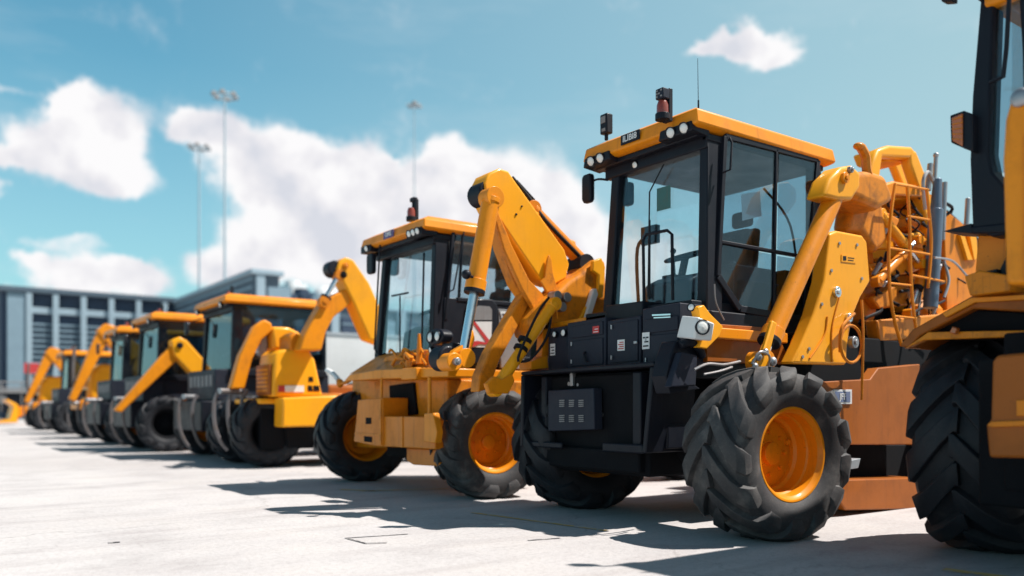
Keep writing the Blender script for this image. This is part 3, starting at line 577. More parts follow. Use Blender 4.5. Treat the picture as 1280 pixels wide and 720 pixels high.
    m = B(); m.pY([(1078, 262), (1092, 250), (1150, 250), (1186, 262), (1228, 300), (1232, 440), (1074, 440), (1070, 330)], 5.75, 6.1); m.build('engine_housing', 'void', T, bevel=.03)
    for k, (q, Yq, mt) in enumerate((([(1090, 236), (1118, 226), (1150, 232), (1156, 246), (1120, 244), (1096, 252)], 4.86, 'orange'), ([(1076, 268), (1104, 262), (1126, 274), (1120, 286), (1100, 278), (1080, 286)], 4.84, 'rust'),
            ([(1092, 296), (1150, 290), (1160, 300), (1150, 308), (1096, 312)], 4.88, 'yellow'), ([(1086, 330), (1140, 322), (1156, 334), (1140, 342), (1090, 346)], 4.90, 'orange'), ([(1090, 372), (1120, 356), (1160, 362), (1150, 380), (1100, 386)], 4.90, 'rust'),
            ([(1150, 240), (1166, 250), (1186, 330), (1190, 400), (1176, 400), (1166, 330)], 5.1, 'deep'), ([(1096, 400), (1180, 392), (1210, 380), (1214, 400), (1180, 420), (1100, 428)], 4.80, 'rust'), ([(1078, 300), (1090, 296), (1098, 380), (1088, 420), (1078, 400)], 5.0, 'deep'))):
        m = B(); m.pY(q, Yq, Yq + .14); m.build('boom_link', mt, T, bevel=.02)
    for k, (a_, b_) in enumerate((((1100, 268), (1150, 330)), ((1168, 300), (1136, 392)), ((1096, 352), (1146, 300)))):
        piston(T, O, PY(*a_, 4.80), PY(*b_, 4.80), .05, rod=.35, barrel='orange' if k else 'yellow')
    # ladder
    m = B(); YL = 4.62
    rails = [[(1119, 230), (1114, 265), (1111, 310), (1112, 360), (1118, 400), (1127, 432)], [(1134, 232), (1137, 280), (1138, 330), (1141, 380), (1146, 416)], [(1158, 236), (1164, 300), (1160, 360)]]
    for rl in rails: m.tube([PY(x, y, YL) for x, y in rl], .017)
    for a, b in (((1119, 230), (1160, 237)), ((1134, 270), (1162, 275)), ((1112, 310), (1162, 318)), ((1112, 354), (1140, 357)), ((1117, 395), (1145, 398)), ((1140, 344), (1180, 352))): m.cyl(PY(*a, YL), PY(*b, YL), .012, n=10)
    m.build('ladder', 'orange', T, bevel=0)
    m = B(); m.cyl(PY(1163, 385, 4.70), PY(1170, 262, 4.70), .075); m.cyl(PY(1170, 262, 4.70), PY(1172, 224, 4.70), .06, .045); m.build('exhaust_sleeve', 'blue', T, bevel=.006)
    m = B(); m.cyl(PY(1160, 238, 4.75), PY(1163, 205, 4.75), .03); m.cyl(PY(1168, 230, 4.75), PY(1170, 196, 4.75), .022); m.ball(PY(1170, 194, 4.75), .03); m.tube([PY(1157, 262, 4.7), PY(1154, 228, 4.7), PY(1160, 215, 4.7), PY(1166, 226, 4.7)], .02); m.cyl(PY(1178, 300, 4.7), PY(1181, 228, 4.7), .028); m.build('exhaust_pipe', 'steel', T, bevel=0)
    m = B(); m.pY([(1180, 262), (1192, 270), (1202, 278), (1222, 300), (1224, 400), (1184, 400)], 4.9, 5.05); rp = m.build('rear_guard', 'deep', T, bevel=.012)
    m = B(); m.pY([(1200, 292), (1205, 292), (1216, 325), (1210, 325)], 4.86, 4.9); m.pY([(1212, 292), (1220, 292), (1224, 322), (1218, 325)], 4.86, 4.9); m.build('guard_rib', 'yellow', rp, bevel=.004)
    m = B(); m.cyl(PY(1208, 282, 4.8), PY(1210, 248, 4.8), .028); m.build('breather_pipe', 'steel', T, bevel=.004)
    m = B(); m.tube([PY(1168, 322, 4.5), PY(1190, 326, 4.5), PY(1206, 342, 4.5), PY(1214, 352, 4.5)], .012); m.tube([PY(1180, 326, 4.55), PY(1186, 350, 4.5), PY(1180, 372, 4.5)], .016); m.build('handrail', 'steel', T, bevel=0)
    # far side boom, seen between the two cabs
    YA = 6.75; t1 = .26
    m = B(); m.pY([(606, 228), (612, 216), (625, 210), (636, 214), (644, 226), (706, 312), (712, 330), (708, 348), (694, 356), (676, 350), (662, 330), (616, 262), (608, 246)], YA, YA + t1)
    bm_ = m.build('upper_boom', 'yellow', T, bevel=.02, seg=3)
    m = B(); m.pY([(612, 250), (622, 262), (640, 306), (662, 350), (684, 372), (700, 372), (690, 396), (668, 388), (652, 360), (630, 312), (618, 270)], YA - .03, YA + .03); m.pY([(618, 262), (632, 286), (650, 330), (672, 376), (666, 388), (644, 356), (626, 310)], YA + .10, YA + .24)
    m.build('boom_side_link', 'rust', bm_, bevel=.012)
    m = B(); m.pY([(682, 346), (684, 326), (687, 318), (690, 326), (692, 344), (698, 362), (684, 366), (676, 352)], YA - .05, YA - .02); m.build('link_bracket', 'rust', bm_, bevel=.01)
    m = B(); p = PY(614, 240, YA); m.cyl((p.x, YA + .02, p.z), (p.x, YA + .26, p.z), .12); m.build('sheave', 'black', bm_, bevel=.02)
    p = PY(617, 248, YA); pin(bm_, O, p, .035, YA - .02, 'black'); p = PY(645, 268, YA); pin(bm_, O, p, .012, YA, 'black', .01); pin(bm_, O, PY(652, 258, YA), .010, YA, 'black', .01)
    piston(T, O, PY(614, 248, YA - .10), PY(578, 448, YA - .10), .088, rod=.42, barrel='orange')
    m = B(); p = PY(583, 343, YA - .2); m.ball(p, .045); m.cyl(p, p + V((.2, .1, -.02)), .014); m.build('bleed_valve', 'black', T, bevel=0)
    m = B(); m.pY([(563, 446), (568, 438), (580, 430), (588, 418), (592, 412), (594, 424), (588, 444), (580, 458), (570, 464), (562, 458)], YA - .13, YA - .05); lg = m.build('rod_lug', 'orange', T, bevel=.012)
    m = B(); p = PY(569, 452, YA - .2); m.cyl((p.x, YA - .20, p.z), (p.x, YA - .0, p.z), .085); m.build('lug_boss', 'orange', lg, bevel=.01); pin(lg, O, p, .035, YA - .22, 'steel')
    m = B(); p = PY(559, 448, YA); m.cyl((p.x, YA - .05, p.z), (p.x, YA + .16, p.z), .12); m.build('cushion_roller', 'black', lg, bevel=.02)
    # back cylinder from boom to cab bracket
    piston(T, O, PY(664, 262, YA + .12), PY(738, 338, YA + .12), .075, rod=.06, barrel='deep')
    m = B(); m.tube([PY(640, 222, YA + .1), PY(660, 246, YA + .1), PY(682, 276, YA + .05), PY(724, 320, YA + .05)], .022); m.tube([PY(646, 226, YA + .2), PY(668, 250, YA + .2)], .012); p = PY(733, 330, YA); m.cyl((p.x, YA - .02, p.z), (p.x, YA + .22, p.z), .105); m.build('boom_hose', 'hose', T, bevel=0)
    m = B(); m.pY([(657, 266), (662, 258), (674, 266), (672, 276)], YA + .02, YA + .24); m.build('cylinder_clevis', 'yellow', T, bevel=.01)
    m = B(); m.pY([(712, 350), (728, 340), (742, 328), (750, 322), (758, 326), (760, 398), (700, 412), (668, 422), (664, 400), (684, 372), (700, 362)], YA - .15, YA + .2); mb = m.build('boom_mount', 'rust', T, bevel=.05, seg=4)
    m = B(); m.pY([(742, 326), (752, 322), (757, 334), (754, 372), (748, 372), (749, 344), (741, 338)], YA - .2, YA - .15); m.pY([(724, 400), (732, 384), (738, 380), (730, 402)], YA - .19, YA - .15); m.build('mount_flange', 'yellow', mb, bevel=.01)
    m = B(); m.pY([(731, 400), (742, 362), (746, 360), (748, 368), (738, 400)], YA - .22, YA - .155); m.build('boom_safety_strut', 'white', mb, bevel=.012)
    m = B()
    for px, py in ((700, 384), (706, 372), (694, 370)): p = PY(px, py, YA - .17); m.cyl((p.x, YA - .22, p.z), (p.x, YA - .1, p.z), .05, n=12)
    m.build('mount_bolt', 'steel', mb, bevel=.004)
    m = B(); m.pY([(600, 470), (612, 440), (652, 372), (664, 352), (672, 360), (654, 396), (624, 452), (612, 486), (598, 490)], YA + .05, YA + .20); m.build('stabiliser_leg', 'rust', T, bevel=.012)
    YB = 6.55
    piston(T, O, PY(692, 380, YB), PY(618, 488, YB), .058, rod=.02, barrel='yellow')
    m = B(); m.pY([(608, 480), (618, 470), (628, 474), (640, 466), (644, 476), (636, 492), (612, 492)], YB - .07, YB - .01); m.build('stabiliser_foot_bracket', 'orange', T, bevel=.012)
    m = B(); m.cyl(PY(655, 428, YB), PY(657, 424, YB), .072); m.cyl(PY(650, 438, YB), PY(652, 434, YB), .072)
    m.tube([PY(686, 372, YB - .1), PY(672, 392, YB - .11), PY(650, 440, YB - .11), PY(648, 452, YB - .1)], .014); m.tube([PY(690, 380, YB), PY(684, 420, YB - .08), PY(664, 448, YB - .08), PY(650, 452, YB)], .014); m.build('clamp_hose', 'hose', T, bevel=0)
    m = B(); m.pY([(676, 392), (686, 384), (690, 420), (684, 456), (676, 456), (679, 424)], YB + .05, YB + .15); m.pY([(664, 452), (684, 444), (686, 460), (664, 462)], YB, YB + .2)
    m.tube([PY(694, 374, YB), PY(697, 398, YB)], .010); m.build('guide_bracket', 'orange', T, bevel=.01)
    m = B(); m.pX([(688, 404), (757, 392), (757, 398), (688, 411)], 5.3, 5.9); m.build('boom_deck', 'orange', T, bevel=.01)
machine_one()

# ================================================================== MACHINE 0 (right edge)
def machine_zero():
    O = V((6.0, 1.3, 0)); T = thing('construction_machine', O, 'machine cut off by the right edge, with an amber side lamp and upright orange arm', 'construction machine', GR)
    B = lambda: MB(O)
    wheel(T, O, (6.28, 2.84, .745), 1.52, .62, turn=R_(8), outer=1, lugs=13, flip=1, sweep=.5)
    wheel(T, O, (6.28, -.25, .745), 1.52, .62, lugs=13, flip=1); wheel(T, O, (9.6, 2.5, .66), 1.34, .5, outer=1, lugs=12, detail=0); wheel(T, O, (9.6, .1, .66), 1.34, .5, lugs=12, detail=0)
    m = B(); m.pX([(1124, 432), (1140, 412), (1214, 370), (1330, 362), (1330, 392), (1216, 386), (1150, 420), (1136, 436)], 5.62, 6.9); m.build('fender', 'shaded_orange', T, bevel=.012)
    m = B(); m.pX([(1150, 421), (1216, 387), (1330, 393), (1330, 418), (1160, 424)], 5.70, 6.85); m.build('fender_liner', 'void', T, bevel=.01)
    m = B(); m.pX([(1130, 436), (1155, 425), (1330, 419), (1330, 412), (1160, 415)], 5.60, 5.66); m.build('fender_lip', 'rust', T, bevel=.006)
    m = B(); m.pX([(1186, 416), (1190, 408), (1196, 410), (1194, 418)], 5.55, 5.6); m.build('marker_lamp', 'amber', T, bevel=.008)
    m = B(); m.pX([(1178, 392), (1214, 372), (1330, 366), (1330, 372), (1218, 378), (1182, 397)], 5.59, 5.615); m.build('fender_trim', 'orange', T, bevel=.004)
    m = B(); m.pX([(1240, 452), (1246, 444), (1400, 430), (1400, 575), (1236, 572), (1232, 530), (1238, 526)], 4.95, 5.35); fb = m.build('front_frame', 'shaded_orange', T, bevel=.02)
    m = B(); m.pX([(1233, 532), (1238, 527), (1400, 522), (1400, 528), (1240, 534)], 4.93, 4.95); m.pX([(1270, 500), (1284, 500), (1284, 520), (1270, 520)], 4.94, 4.95); m.build('frame_step', 'deep', fb, bevel=.004)
    m = B(); m.box(5.35, 10.2, .5, 2.35, .50, 1.45); m.build('chassis', 'void', T, bevel=.02)
    m = B(); m.box(5.36, 5.75, -.4, 2.50, .40, 1.30); m.cyl((6.28, 0, .72), (6.28, 2.7, .72), .15); m.build('axle', 'void', T, bevel=.02)
    m = B(); m.pX([(1222, 292), (1330, 280), (1330, 364), (1216, 370)], 5.75, 6.8); m.build('cowl', 'deep', T, bevel=.015)
    m = B(); m.pX([(1250, 336), (1262, 312), (1264, 352), (1250, 352)], 5.70, 5.75); m.pX([(1228, 340), (1246, 336), (1246, 340), (1228, 345)], 5.66, 5.75); m.build('cowl_hinge', 'black', T, bevel=.004)
    m = B(); m.pX([(1205, 345), (1225, 338), (1262, 344), (1262, 364), (1212, 370)], 5.52, 5.75); m.build('cowl_bracket', 'rust', T, bevel=.01)
    m = B(); m.pX([(1256, 356), (1252, 200), (1255, 150), (1262, 124), (1276, 110), (1300, 104), (1330, 110), (1345, 130), (1345, 356)], 4.80, 5.05)
    ar = m.build('loader_arm', 'orange', T, bevel=.03, seg=3)
    m = B(); m.pX([(1279, 350), (1279, 170), (1286, 160), (1330, 160), (1330, 350)], 4.79, 4.80); m.build('arm_recess', 'deep', ar, bevel=0)
    p = PX(1275, 122, 4.79); m = B(); m.ball(p, .05, (.4, 1, 1)); m.build('arm_highlight', 'steel', ar, bevel=0)  # pale ball added as the small highlight at the arm's top
    # cab: tall, black, top outside the picture
    x0 = 5.62
    z1 = 3.95
    f = B(); f.pX([(1227, -22), (1215, 120), (1212, 200), (1215, 285), (1240, 296), (1270, 290), (1266, 245), (1240, 215), (1235, 190), (1242, -22)], x0, x0 + .16)
    f.pX([(1213, 283), (1330, 270), (1330, 290), (1214, 292)], x0 - .01, x0 + .17)
    f.box(x0, x0 + .14, .42, .56, 2.1, 3.55); f.box(x0 + 1.6, x0 + 1.72, 2.40, 2.52, 2.1, 3.55); f.box(x0 + 1.6, x0 + 1.72, .42, .54, 2.1, 3.55)
    f.box(x0 + .1, x0 + 1.7, .44, 2.5, 1.95, 2.10)
    a = PX(1274, 0, x0); f.pX([(1272, -22), (1277, 60), (1280, 200), (1286, 200), (1283, -22)], x0 + .02, x0 + .1)
    f.build('cab_frame', 'black', T, bevel=.015)
    m = B(); m.pX([(1240, -22), (1233, 190), (1240, 214), (1330, 225), (1330, -22)], x0 + .05, x0 + .056); m.build('windscreen', 'tinted', T, bevel=0)
    m = B(); m.box(x0 + .12, x0 + 1.62, 2.46, 2.466, 2.1, 3.55); m.build('side_window', 'glass', T, bevel=0)
    m = B(); m.box(x0 + 1.64, x0 + 1.646, .5, 2.45, 2.1, 3.55); m.build('rear_window', 'glass', T, bevel=0)
    m = B(); m.box(x0 - .02, x0 + 1.85, .3, 2.58, 3.56, 3.68); m.build('roof', 'orange', T, bevel=.03, seg=3)
    m = B(); m.box(x0 + .8, x0 + 1.3, 1.2, 1.75, 2.1, 2.6); m.box(x0 + 1.2, x0 + 1.35, 1.2, 1.75, 2.5, 3.2); m.build('seat', 'fabric', T, bevel=.05, seg=3)
    m = B(); m.tube([PX(1262, -10, 5.5), PX(1258, 60, 5.5), PX(1254, 96, 5.5), PX(1238, 103, 5.58)], .014, smooth=False); m.build('grab_rail', 'black', T, bevel=0)
    # amber side lamp and mirror
    m = B(); m.pX([(1187, 144), (1204, 138), (1215, 142), (1216, 190), (1206, 186), (1188, 178)], 5.55, 5.70); lb = m.build('side_lamp', 'black', T, bevel=.01)
    m = B(); m.pX([(1189, 147), (1203, 141), (1203, 183), (1190, 176)], 5.535, 5.55); m.build('lamp_lens', 'amber', lb, bevel=.008)
    m = B()
    for k in range(5): m.pX([(1190, 149 + 6 * k), (1203, 145 + 7.2 * k), (1203, 146 + 7.2 * k), (1190, 150 + 6 * k)], 5.53, 5.536)
    m.build('lens_rib', 'rust', lb, bevel=0)
    m = B(); m.pX([(1172, -30), (1190, -34), (1190, 1), (1176, 2)], 5.40, 5.48); m.build('mirror', 'black', T, bevel=.01)
    m = B(); m.tube([PX(1188, -10, 5.45), PX(1210, -12, 5.5), PX(1228, 0, 5.62)], .014); m.build('mirror_arm', 'black', T, bevel=0)
    m = B(); m.pX([(1178, 289), (1214, 279), (1216, 292), (1196, 290)], 5.62, 5.9); m.build('visor_plate', 'black', T, bevel=.004)
machine_zero()

# ================================================================== MACHINE 2
def machine_two():
    O = V((5.2, 9.25, 0)); T = thing('construction_machine', O, 'orange-fronted machine with a twin headlamp cluster and a red striped panel in its door', 'construction machine', GR)
    B = lambda: MB(O)
    roof, fr = cab(T, O, 4.98, 7.0, 8.42, 9.92, 1.62, 3.02, (4.84, 7.15, 8.38, 10.02, 3.05, 3.20), lean=.14)
    for (ya, yb, cs) in ((8.42, 8.78, (8.50, 8.60, 8.70)), (9.72, 10.0, (9.82,))):
        m = B(); m.box(4.83, 5.05, ya, yb, 3.0, 3.09); m.build('lamp_pod', 'black', roof, bevel=.01)
        for cy in cs: lamp_round(T, O, (4.822, cy, 3.045), (-1, -.1, -.3), .042)
    m = B(); m.box(4.828, 4.84, 9.10, 9.36, 3.085, 3.175); npl = m.build('name_plate', paint('purple_plate', (.10, .07, .2)), roof, bevel=.003)
    text('OPIS', .075, 'white', npl, O, (4.826, 9.23, 3.13), (0, -1, 0))
    beacon(T, O, PX(514, 274, 5.2), .85, False); m = B(); c = PX(517, 265, 5.25); m.cyl(c - V((0, 0, .1)), c + V((0, 0, .17)), .022); m.box(c.x - .03, c.x + .03, c.y - .05, c.y + .05, c.z + .13, c.z + .18); m.build('antenna', 'black', T, bevel=.004)
    mirror(T, O, PX(464, 330, 4.85), .17, .26, PX(482, 318, 4.98)); mirror(T, O, PX(493, 332, 5.2), .16, .26, PX(488, 315, 5.0))
    m = B(); m.tube([PX(475, 306, 4.86), PX(471, 380, 4.86), PX(468, 436, 4.86), PX(474, 444, 4.86), PX(482, 442, 4.95)], .012, smooth=False); m.build('grab_rail', 'black', T, bevel=0)
    m = B(); m.tube([PX(530, 316, 4.94), PX(528, 400, 4.94), PX(527, 436, 4.94)], .012); m.tube([PX(500, 440, 4.96), PX(500, 370, 4.96)], .01); m.cyl(PX(490, 370, 4.96), PX(510, 366, 4.96), .012); m.build('wiper', 'black', T, bevel=0)
    # near side: glazing over a dark door with a framed panel
    d = B(); Y = 8.40
    for a, b, w in (((568, 285), (660, 300), .05), ((568, 285), (558, 400), .04), ((572, 374), (662, 382), .05), ((580, 288), (575, 372), .02)): d.barpx(a, b, w, Y, .05)
    d.pY([(556, 372), (662, 380), (664, 462), (552, 456)], Y + .01, Y + .10)
    dr = d.build('door', 'black', T, bevel=.008)
    m = B(); m.pY([(570, 288), (658, 301), (661, 380), (560, 372)], Y + .02, Y + .026); m.build('door_glass', 'tinted', dr, bevel=0)
    m = B(); m.tube([PY(580, 290, 8.33), PY(573, 330, 8.33), PY(567, 362, 8.33), PY(558, 366, 8.38)], .010, smooth=False); m.build('door_handle', 'black', dr, bevel=0)
    fpn = [(588, 384), (594, 377), (612, 377), (618, 383), (620, 452), (584, 450)]
    m = B(); m.pY([(586, 380), (592, 373), (616, 374), (622, 381), (625, 456), (578, 454)], Y - .03, Y + .01); pf = m.build('panel_frame', 'black', dr, bevel=.015)
    m = B(); m.pY([(594, 385), (598, 382), (612, 383), (615, 387), (615, 400), (592, 400)], Y - .036, Y - .03); m.build('panel_window', 'greyplastic', pf, bevel=0)
    m = B(); m.pY([(590, 402), (615, 402), (614, 430), (612, 434), (592, 434), (589, 428)], Y - .036, Y - .03); wp = m.build('striped_panel', 'white', pf, bevel=0)
    m = B(); m.pY([(590, 402), (594, 402), (614, 428), (614, 433), (609, 429)], Y - .042, Y - .036); m.pY([(589, 427), (597, 426), (608, 428), (614, 427), (613, 431), (600, 430), (590, 434)], Y - .045, Y - .042); m.build('red_stripe', 'red', wp, bevel=0)
    m = B(); m.pY([(623, 386), (655, 388), (655, 462), (626, 460)], Y - .02, Y + .02); hp = m.build('engine_cover', 'greyplastic', T, bevel=.01)
    m = B(); m.pY([(625, 389), (652, 391), (652, 409), (630, 408)], Y - .03, Y - .018); vg = m.build('vent_grille', 'white', hp, bevel=.003)
    m = B()
    for k in range(3):
        for j in range(2): m.pY([(628 + k + 12 * j, 392 + 6 * k), (638 + 12 * j, 393 + 6 * k), (638 + 12 * j, 396 + 6 * k), (630 + k + 12 * j, 395 + 6 * k)], Y - .036, Y - .03)
    m.build('vent_slots', 'black', vg, bevel=0)
    # deck, nose, fender
    m = B(); z0 = 1.42
    dk = [PX(438, 470, 4.62), PX(545, 472, 4.62)]
    m.pX([(430, 476), (437, 468), (470, 462), (520, 460), (560, 460), (560, 471), (470, 474)], 4.66, 5.2); m.pY([(520, 459), (664, 464), (664, 480), (520, 474)], 8.15, 8.5); dko = m.build('deck', 'orange', T, bevel=.012)
    m = B(); m.poly([PX(436, 468, 4.70), PX(500, 466, 4.70), PX(500, 462, 4.70), PX(440, 466, 4.70)], [PX(474, 444, 5.0), PX(530, 440, 5.0), PX(530, 436, 5.0), PX(478, 442, 5.0)]); m.pX([(470, 464), (482, 446), (520, 436), (545, 440), (545, 464)], 4.86, 5.0); m.build('nose_cover', 'rust', T, bevel=.015)
    rnd = random.Random(5); m = B()
    for k in range(16):
        p = PX(rnd.uniform(494, 535), rnd.uniform(442, 458), 4.8 + rnd.uniform(-.06, .04)); q = p + V((rnd.uniform(-.06, .06), rnd.uniform(-.25, .25), rnd.uniform(-.06, .05))); m.tube([p, (p + q) / 2 + V((0, .05, .06)), q], rnd.choice((.012, .016, .022)))
    m.build('pipe_cluster', 'rust', T, bevel=0)
    for px, py, h in ((524, 455, 38), (541, 465, 10), (511, 462, 12)): m = B(); a = PX(px, py, 4.78); b = PX(px, py - h, 4.78); m.cyl(a, b, .04, .015 if h > 30 else .04); m.build('filler_neck', 'deep', T, bevel=.004)
    m = B(); m.pX([(440, 474), (560, 474), (560, 560), (440, 560)], 5.0, 6.6); m.box(5.3, 9.0, 8.7, 10.2, .55, 1.5); m.build('chassis', 'rust', T, bevel=.02)
    m = B(); m.pX([(486, 482), (516, 478), (520, 518), (488, 520)], 4.96, 5.0); m.build('frame_opening', 'void', T, bevel=.01)
    m = B()
    for px in (477, 537): m.cyl(PX(px, 472, 4.66), PX(px, 522, 4.66), .022 if px == 537 else .016)
    m.build('support_rod', 'orange', T, bevel=0)
    m = B(); m.pX([(476, 520), (536, 521), (544, 526), (544, 562), (476, 558)], 4.62, 5.0); m.pX([(447, 500), (478, 497), (478, 558), (470, 558), (442, 552), (445, 526)], 4.60, 4.95); bmpr = m.build('front_bumper', 'deep', T, bevel=.012)
    m = B(); m.pX([(501, 521), (503, 521), (503, 559), (501, 559)], 4.61, 4.62); m.pX([(474, 499), (476, 499), (476, 556), (474, 556)], 4.585, 4.60); m.pX([(443, 541), (474, 543), (474, 545), (443, 543)], 4.585, 4.60); m.build('bumper_rib', 'rust', bmpr, bevel=0)
    m = B(); m.pX([(457, 522), (464, 522), (464, 530), (457, 530)], 4.597, 4.60); m.pX([(455, 545), (465, 546), (465, 553), (455, 552)], 4.597, 4.60); m.build('bumper_slot', 'void', bmpr, bevel=0)
    m = B(); m.pX([(530, 517), (541, 516), (546, 540), (544, 554), (530, 552)], 4.54, 4.62); m.build('bumper_bracket', 'orange', bmpr, bevel=.008)
    m = B(); m.pX([(508, 560), (548, 562), (550, 583), (516, 581), (508, 576)], 4.75, 5.3); m.build('sump_guard', 'deep', T, bevel=.012)
    m = B(); m.cyl((5.3, 8.0, .62), (5.1, 10.5, .62), .13); m.box(4.95, 5.5, 8.9, 9.5, .4, .85); m.build('axle', 'void', T, bevel=.01)
    # headlamps
    c = PX(545, 421, 4.62); m = B(); P = [(c.y + .17 * math.cos(a), c.z + .085 * math.sin(a)) for a in [i * math.pi / 12 for i in range(24)]]; m.yz(P, c.x - .02, c.x + .12); hc = m.build('headlamp_cluster', 'black', T, bevel=.02)
    for dy in (.08, -.07): lamp_round(T, O, (c.x - .03, c.y + dy, c.z), (-1, 0, 0), .055)
    for px, py in ((538, 438), (543, 446)): lamp_round(T, O, PX(px, py, 4.62), (-1, .2, -.2), .04)
    m = B(); m.tube([c + V((.08, -.02, -.05)), c + V((.12, -.05, -.2)), c + V((.2, -.05, -.36))], .03); m.box(c.x + .02, c.x + .2, c.y - .30, c.y - .10, c.z - .30, c.z - .08); m.build('lamp_stalk', 'black', T, bevel=.01)
    m = B(); m.tube([PX(425, 480, 4.72), PX(434, 477, 4.74), PX(446, 470, 4.8)], .022); m.ball(PX(425, 479, 4.72), .05, (1, 1, 1.2)); sm = m.build('side_marker', 'deep', T, bevel=0)
    m = B(); m.tube([PX(409, 463, 4.72), PX(416, 467, 4.72), PX(423, 475, 4.72)], .035, n=12); m.build('marker_wand', 'white', sm, bevel=0)
    wheel(T, O, (5.32, 7.80, .615), 1.25, .55, turn=R_(-8), mat='dusty', rim='orange', lugs=13, flip=1, sweep=.5)
    wheel(T, O, (5.15, 10.62, .615), 1.25, .58, turn=R_(-8), outer=1, lugs=13, flip=1)
    wheel(T, O, (8.9, 8.2, .6), 1.2, .5, lugs=12, detail=0); wheel(T, O, (8.9, 10.3, .6), 1.2, .5, outer=1, lugs=12, detail=0)
    # rear body
    m = B(); m.box(7.1, 8.8, 8.6, 9.9, 1.3, 2.1); m.build('engine_hood', 'orange', T, bevel=.05, seg=3)
machine_two()

# ================================================================== MACHINE 3 (yellow engine hood, no cab)
def claws(T, O, x, y, z, n=3, s=1.0, dy=.22, dx=.30):
    for k in range(n):
        xx = x + dx * k; yy = y + dy * k; m = MB(O)
        m.tube([(xx + .04, yy, z), (xx - .05, yy, z - .22 * s), (xx - .04, yy, z - .60 * s), (xx + .06, yy, z - .88 * s), (xx + .17, yy, z - 1.02 * s)], .033 * s, n=6)
        m.build('grapple_claw', 'claw', T, bevel=0)
    m = MB(O); m.cyl((x + .02, y - .05, z - .04), (x + dx * (n - 1) + .06, y + (n - 1) * dy + .12, z - .04), .05); m.build('grapple_bar', 'steel', T, bevel=.004)
def machine_three():
    O = V((5.4, 14.3, 0)); T = thing('construction_machine', O, 'open yellow machine with a rounded engine hood, black side grille and folded yellow boom', 'construction machine', GR)
    B = lambda: MB(O); Y = 13.5
    m = B(); m.pY([(341, 496), (342, 462), (345, 442), (351, 437), (380, 435), (388, 439), (394, 450), (404, 496)], Y, Y + .75); hd = m.build('engine_hood', 'yellow', T, bevel=.05, seg=4)
    m = B(); m.pY([(348, 482), (380, 482), (380, 490), (348, 490)], Y - .012, Y - .002)
    wl = m.build('reflector', 'white', hd, bevel=0); m = B(); m.pY([(348, 482), (356, 482), (356, 490), (348, 490)], Y - .016, Y - .012); m.build('red_reflector', 'red', wl, bevel=0)
    for a, b, c, d in ((386, 471, 391, 477), (385, 482, 390, 489), (392, 482, 399, 489)): m = B(); m.pY([(a, b), (c, b), (c + 1, d), (a, d)], Y - .008, Y - .001); m.build('side_vent', 'void', hd, bevel=0)
    x = PY(341, 470, Y).x; zt = PY(341, 455, Y).z; zb = PY(341, 494, Y).z
    m = B(); m.box(x - .04, x + .02, Y + .06, Y + .70, zb, zt); gf = m.build('grille_frame', 'shaded_orange', T, bevel=.02)
    m = B()
    for k in range(6): m.box(x - .055, x - .038, Y + .12, Y + .64, zb + .06 + (zt - zb - .1) * k / 6, zb + .10 + (zt - zb - .1) * k / 6)
    m.build('grille_slats', 'rust', gf, bevel=.004)
    m = B(); m.pY([(353, 497), (404, 495), (440, 494), (460, 498), (424, 504), (408, 512), (398, 533), (353, 534), (354, 507)], Y - .2, Y + .2); zf = PY(353, 497, Y - .2).z; m.box(x - .15, x + 2.1, Y + .21, Y + 1.5, zf - .10, zf - .01); m.build('fender', 'yellow', T, bevel=.03, seg=3)
    m = B(); m.pY([(356, 520), (425, 515), (420, 558), (360, 560)], Y + .22, Y + 1.9); m.box(x - .1, x + 2.2, Y + .3, Y + 1.9, .30, 1.0); m.build('chassis', 'void', T, bevel=.02)
    m = B(); m.pY([(400, 558), (425, 560), (425, 566), (400, 566)], Y - .1, Y + .2); m.build('step', 'galv', T, bevel=.004)
    wheel(T, O, (5.05, 14.1, .6), 1.2, .62, rim='void', turn=R_(-6), lugs=13, flip=1); wheel(T, O, (5.05, 15.4, .6), 1.2, .55, outer=1, rim='void', lugs=12, detail=0); wheel(T, O, (7.9, 13.9, .6), 1.2, .5, lugs=12, rim='void', detail=0); wheel(T, O, (7.9, 15.3, .6), 1.2, .5, outer=1, rim='void', lugs=12, detail=0)
    claws(T, O, 4.22, 14.1, 1.32, 3, 1.0, .10, .26)
    Z = 13.2
    m = B(); m.pY([(374, 438), (381, 419), (394, 395), (404, 378), (418, 368), (434, 361), (442, 368), (438, 380), (418, 396), (408, 414), (402, 438)], Z, Z + .3); m.build('lower_boom', 'orange', T, bevel=.03, seg=3)
    m = B(); m.pY([(421, 336), (425, 326), (433, 321), (442, 325), (462, 354), (482, 400), (484, 432), (462, 424), (441, 376), (428, 350)], Z - .05, Z + .32); ub = m.build('upper_boom', 'yellow', T, bevel=.03, seg=3)
    m = B(); m.pY([(428, 352), (436, 352), (470, 424), (454, 420), (440, 390)], Z + .33, Z + .42); m.build('boom_web', 'deep', ub, bevel=.01)
    m = B(); p = PY(424, 336, Z); m.cyl((p.x - .06, Z, p.z), (p.x - .06, Z + .25, p.z), .14); m.build('sheave', 'black', ub, bevel=.02); pin(ub, O, PY(430, 333, Z), .05, Z - .06, 'deep'); pin(ub, O, PY(427, 344, Z), .06, Z - .06, 'void')
    piston(T, O, PY(404, 378, Z), PY(423, 344, Z), .08, rod=.85, barrel='deep')
    m = B(); m.pY([(288, 486), (300, 444), (318, 408), (331, 399), (340, 404), (341, 413), (328, 424), (316, 448), (306, 486)], Z + .9, Z + 1.1); m.build('lift_arm', 'orange', T, bevel=.03, seg=3)
    m = B(); m.pY([(326, 414), (334, 410), (336, 434), (328, 446), (322, 440)], Z + 1.11, Z + 1.3); m.build('valve_block', 'steel', T, bevel=.03)
